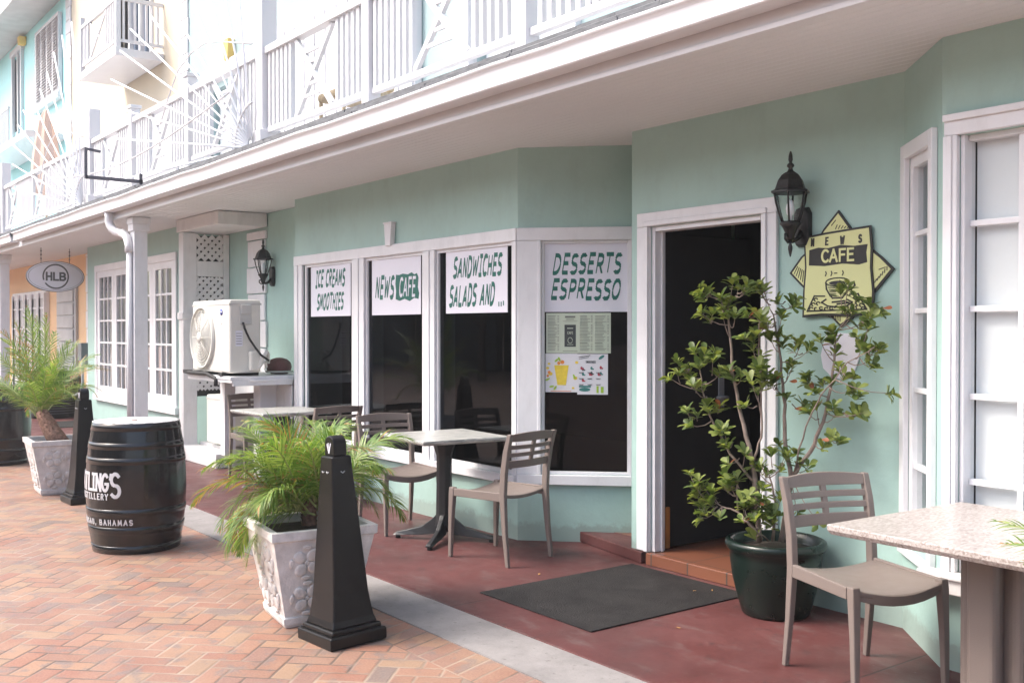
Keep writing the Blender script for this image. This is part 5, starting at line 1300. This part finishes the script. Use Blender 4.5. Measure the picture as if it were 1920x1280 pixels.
CL = [ # px, py, Y, stem, n
 (1325, 545, 4.2, s1, 5), (1390, 540, 4.22, s1, 4), (1350, 575, 4.18, s1, 4), (1320, 600, 4.16, s1, 3), (1385, 555, 4.25, s1, 3), (1375, 610, 4.2, s1, 3), (1410, 620, 4.22, s2, 4), (1420, 580, 4.2, s2, 3),
 (1440, 555, 4.35, s4, 4), (1475, 562, 4.4, s4, 3), (1455, 600, 4.36, s4, 3), (1470, 640, 4.4, s4, 3), (1420, 670, 4.24, s2, 4), (1440, 690, 4.3, s2, 3), (1425, 730, 4.22, s2, 4), (1450, 720, 4.34, s4, 3), (1415, 750, 4.25, s2, 2),
 (1320, 670, 4.18, s3, 6), (1290, 690, 4.17, s3, 4), (1350, 690, 4.2, s3, 4), (1265, 715, 4.15, s3, 2), (1295, 725, 4.15, s3, 4), (1325, 740, 4.2, s3, 2), (1350, 765, 4.22, s3, 3), (1290, 785, 4.16, s3, 4), (1355, 795, 4.22, s3, 2),
 (1375, 820, 4.2, s3, 3), (1385, 850, 4.2, s3, 2), (1380, 700, 4.2, s1, 3), (1510, 660, 4.42, s4, 3), (1500, 615, 4.43, s4, 1), (1480, 700, 4.42, s4, 2), (1490, 750, 4.42, s4, 2),
 (1590, 555, 4.46, s5, 3), (1600, 600, 4.46, s5, 4), (1645, 592, 4.44, s5, 3), (1580, 620, 4.46, s5, 3), (1620, 635, 4.42, s6, 4), (1650, 650, 4.38, s6, 4), (1555, 655, 4.46, s5, 2), (1620, 670, 4.40, s6, 2), (1590, 695, 4.40, s6, 3),
 (1530, 715, 4.44, s5, 4), (1545, 705, 4.44, s5, 2), (1605, 725, 4.42, s6, 4), (1650, 730, 4.40, s6, 1), (1610, 772, 4.44, s5, 3), (1535, 770, 4.44, s5, 2), (1565, 820, 4.44, s5, 3), (1555, 760, 4.46, s5, 2),
 (1480, 835, 4.42, s4, 2), (1450, 870, 4.3, s7, 4), (1430, 885, 4.28, s7, 3), (1470, 860, 4.36, s7, 2), (1510, 878, 4.44, s5, 1), (1525, 858, 4.46, s5, 1),
 (1370, 895, 4.2, s9, 3), (1350, 905, 4.2, s9, 2), (1320, 930, 4.16, s8, 6), (1300, 905, 4.16, s8, 3), (1340, 950, 4.16, s8, 3), (1310, 955, 4.16, s8, 3), (1425, 930, 4.25, s8, 4), (1400, 935, 4.22, s8, 3),
 (1455, 950, 4.3, s7, 3), (1430, 990, 4.2, s10, 3), (1405, 960, 4.2, s10, 2), (1465, 975, 4.32, s7, 2), (1390, 905, 4.22, s9, 2), (1500, 960, 4.36, s5, 1), (1540, 990, 4.36, s5, 1)]
for px, py, Y, st, n in CL:
    c = SP(px, py, Y); b_ = min(st, key=lambda v: (v-(c-Vector((0, 0, .07)))).length); grow_cluster(px, py, Y, b_, n)
for px, py, Y in ((1480, 715, 4.38), (1490, 766, 4.40), (1540, 824, 4.40), (1655, 578, 4.40)):
    c = SP(px, py, Y); leafp(c, Vector((1, -.1, .1)), Vector((0, -.7, .7)), .05, .013, 2)
part('stems', mw, 'bark', t); part('leaves', ml, ['leaf', 'leaf2', 'leaf3'], t)

# small litter on the floor and the mat
mb = MB(); rnd = random.Random(4)
for x, y in ((-4.03, 4.33), (-3.98, 4.42), (-3.6, 3.75), (-4.9, 3.9)):
    a = rnd.uniform(0, 6); l = rnd.uniform(.012, .022); z = .023 if (-4.74 < x < -3.8 and 3.4 < y < 4.46) else .014
    c, s_ = math.cos(a), math.sin(a); o = [(-1, 0), (-.3, .35), (.5, .3), (1, 0), (.4, -.3), (-.4, -.35)]
    mb.add([(x+(u*c-v*s_)*l, y+(u*s_+v*c)*l, z+.004*abs(v)+.003*(i % 2)) for i, (u, v) in enumerate(o)], [(0, 1, 2, 3, 4, 5)])
lt = part('leaf_litter', mb, 'frond3', kind='stuff'); tag(lt, 'a few dry fallen leaves scattered on the mat and red floor', 'leaves')

# ---------------------------------------------------------------- the far side of the street, added unseen to keep the window reflections dark
opp = thing('unseen_opposite_building', 'plain dark plaster building added unseen across the walkway, keeps the reflections in the glass dark', 'building', (-12, -13, 0))
mb = MB(); wallseg(mb, (8, -13), (-45, -13), 0, 5.5, .3, [(5+6*k, 8+6*k, 0, 2.4) for k in range(8)]); part('wall', mb, 'opp_wall', opp)
mb = MB(); mb.box(-45.3, 8.3, -14, -12.4, 5.5, 5.7); part('roof', mb, 'opp_wall', opp)
mb = MB()
for k in range(8): mb.box(0-6*k-.02, 3-6*k+.02, -13.4, -13.35, 0, 2.4)
part('window_panel', mb, 'dark_room', opp)
rnd = random.Random(31)
def tree(loc, label):
    t = thing('street_tree', label, 'tree', loc, 0, 'trees across the walkway')
    mb = MB(); mb.tube([(0, 0, 0), (.05, .02, 1.0), (-.03, .05, 2.0), (.02, 0, 3.0)], [.14, .11, .09, .05], 8)
    for k in range(6): a = k*1.05; mb.tube([(0, 0, 1.5+.2*k), (.5*math.cos(a), .5*math.sin(a), 2.1+.2*k), (1.1*math.cos(a), 1.1*math.sin(a), 2.7+.2*k)], [.06, .04, .02], 6)
    part('trunk', mb, 'bark', t, world=False); mb = MB()
    for k in range(70):
        a, e = rnd.uniform(0, 6.28), rnd.uniform(-.6, 1.4); rr = rnd.uniform(.5, 1.6); c = Vector((rr*math.cos(a)*math.cos(e), rr*math.sin(a)*math.cos(e), 2.9+rr*math.sin(e)*1.1)); cr = rnd.uniform(.25, .5)
        for j in range(45):
            v = Vector((rnd.gauss(0, 1), rnd.gauss(0, 1), rnd.gauss(0, 1))).normalized(); p = c+v*cr*rnd.uniform(.4, 1); d = Vector((rnd.gauss(0, 1), rnd.gauss(0, 1), rnd.gauss(-.3, 1))).normalized(); s_ = d.cross(v).normalized()
            mb.add([p, p+d*.06+s_*.035, p+d*.14, p+d*.06-s_*.035], [(0, 1, 2, 3)])
    part('crown', mb, 'tree_leaf', t, world=False); return t
tr = tree((-9.5, -8.2, 0), 'leafy tree across the walkway, reflected in the middle cafe window')
for i, (x, y, lb) in enumerate(((-14, -8.6, 'second leafy tree across the walkway, beyond the barrels'), (-19, -8.0, 'third leafy tree across the walkway, opposite the apricot building'), (-24.5, -8.5, 'fourth leafy tree across the walkway, opposite the far aqua building'), (-5, -8.8, 'leafy tree across the walkway behind the camera'))):
    dup(tr, (x, y, 0), i*1.3, lb)

# ---------------------------------------------------------------- thin tropical haze
hz = MB(); hz.box(-100, 70, -70, 40, -1, 12)
hm = bpy.data.materials.new('haze_air'); hm.use_nodes = True; hn = hm.node_tree
for x in list(hn.nodes):
    if x.type != 'OUTPUT_MATERIAL': hn.nodes.remove(x)
pv = hn.nodes.new('ShaderNodeVolumePrincipled'); pv.inputs['Color'].default_value = (.95, .96, .98, 1); pv.inputs['Density'].default_value = .002; pv.inputs['Anisotropy'].default_value = .3
hn.links.new(pv.outputs[0], [x for x in hn.nodes if x.type == 'OUTPUT_MATERIAL'][0].inputs['Volume'])
part('haze', hz, hm, kind='stuff')
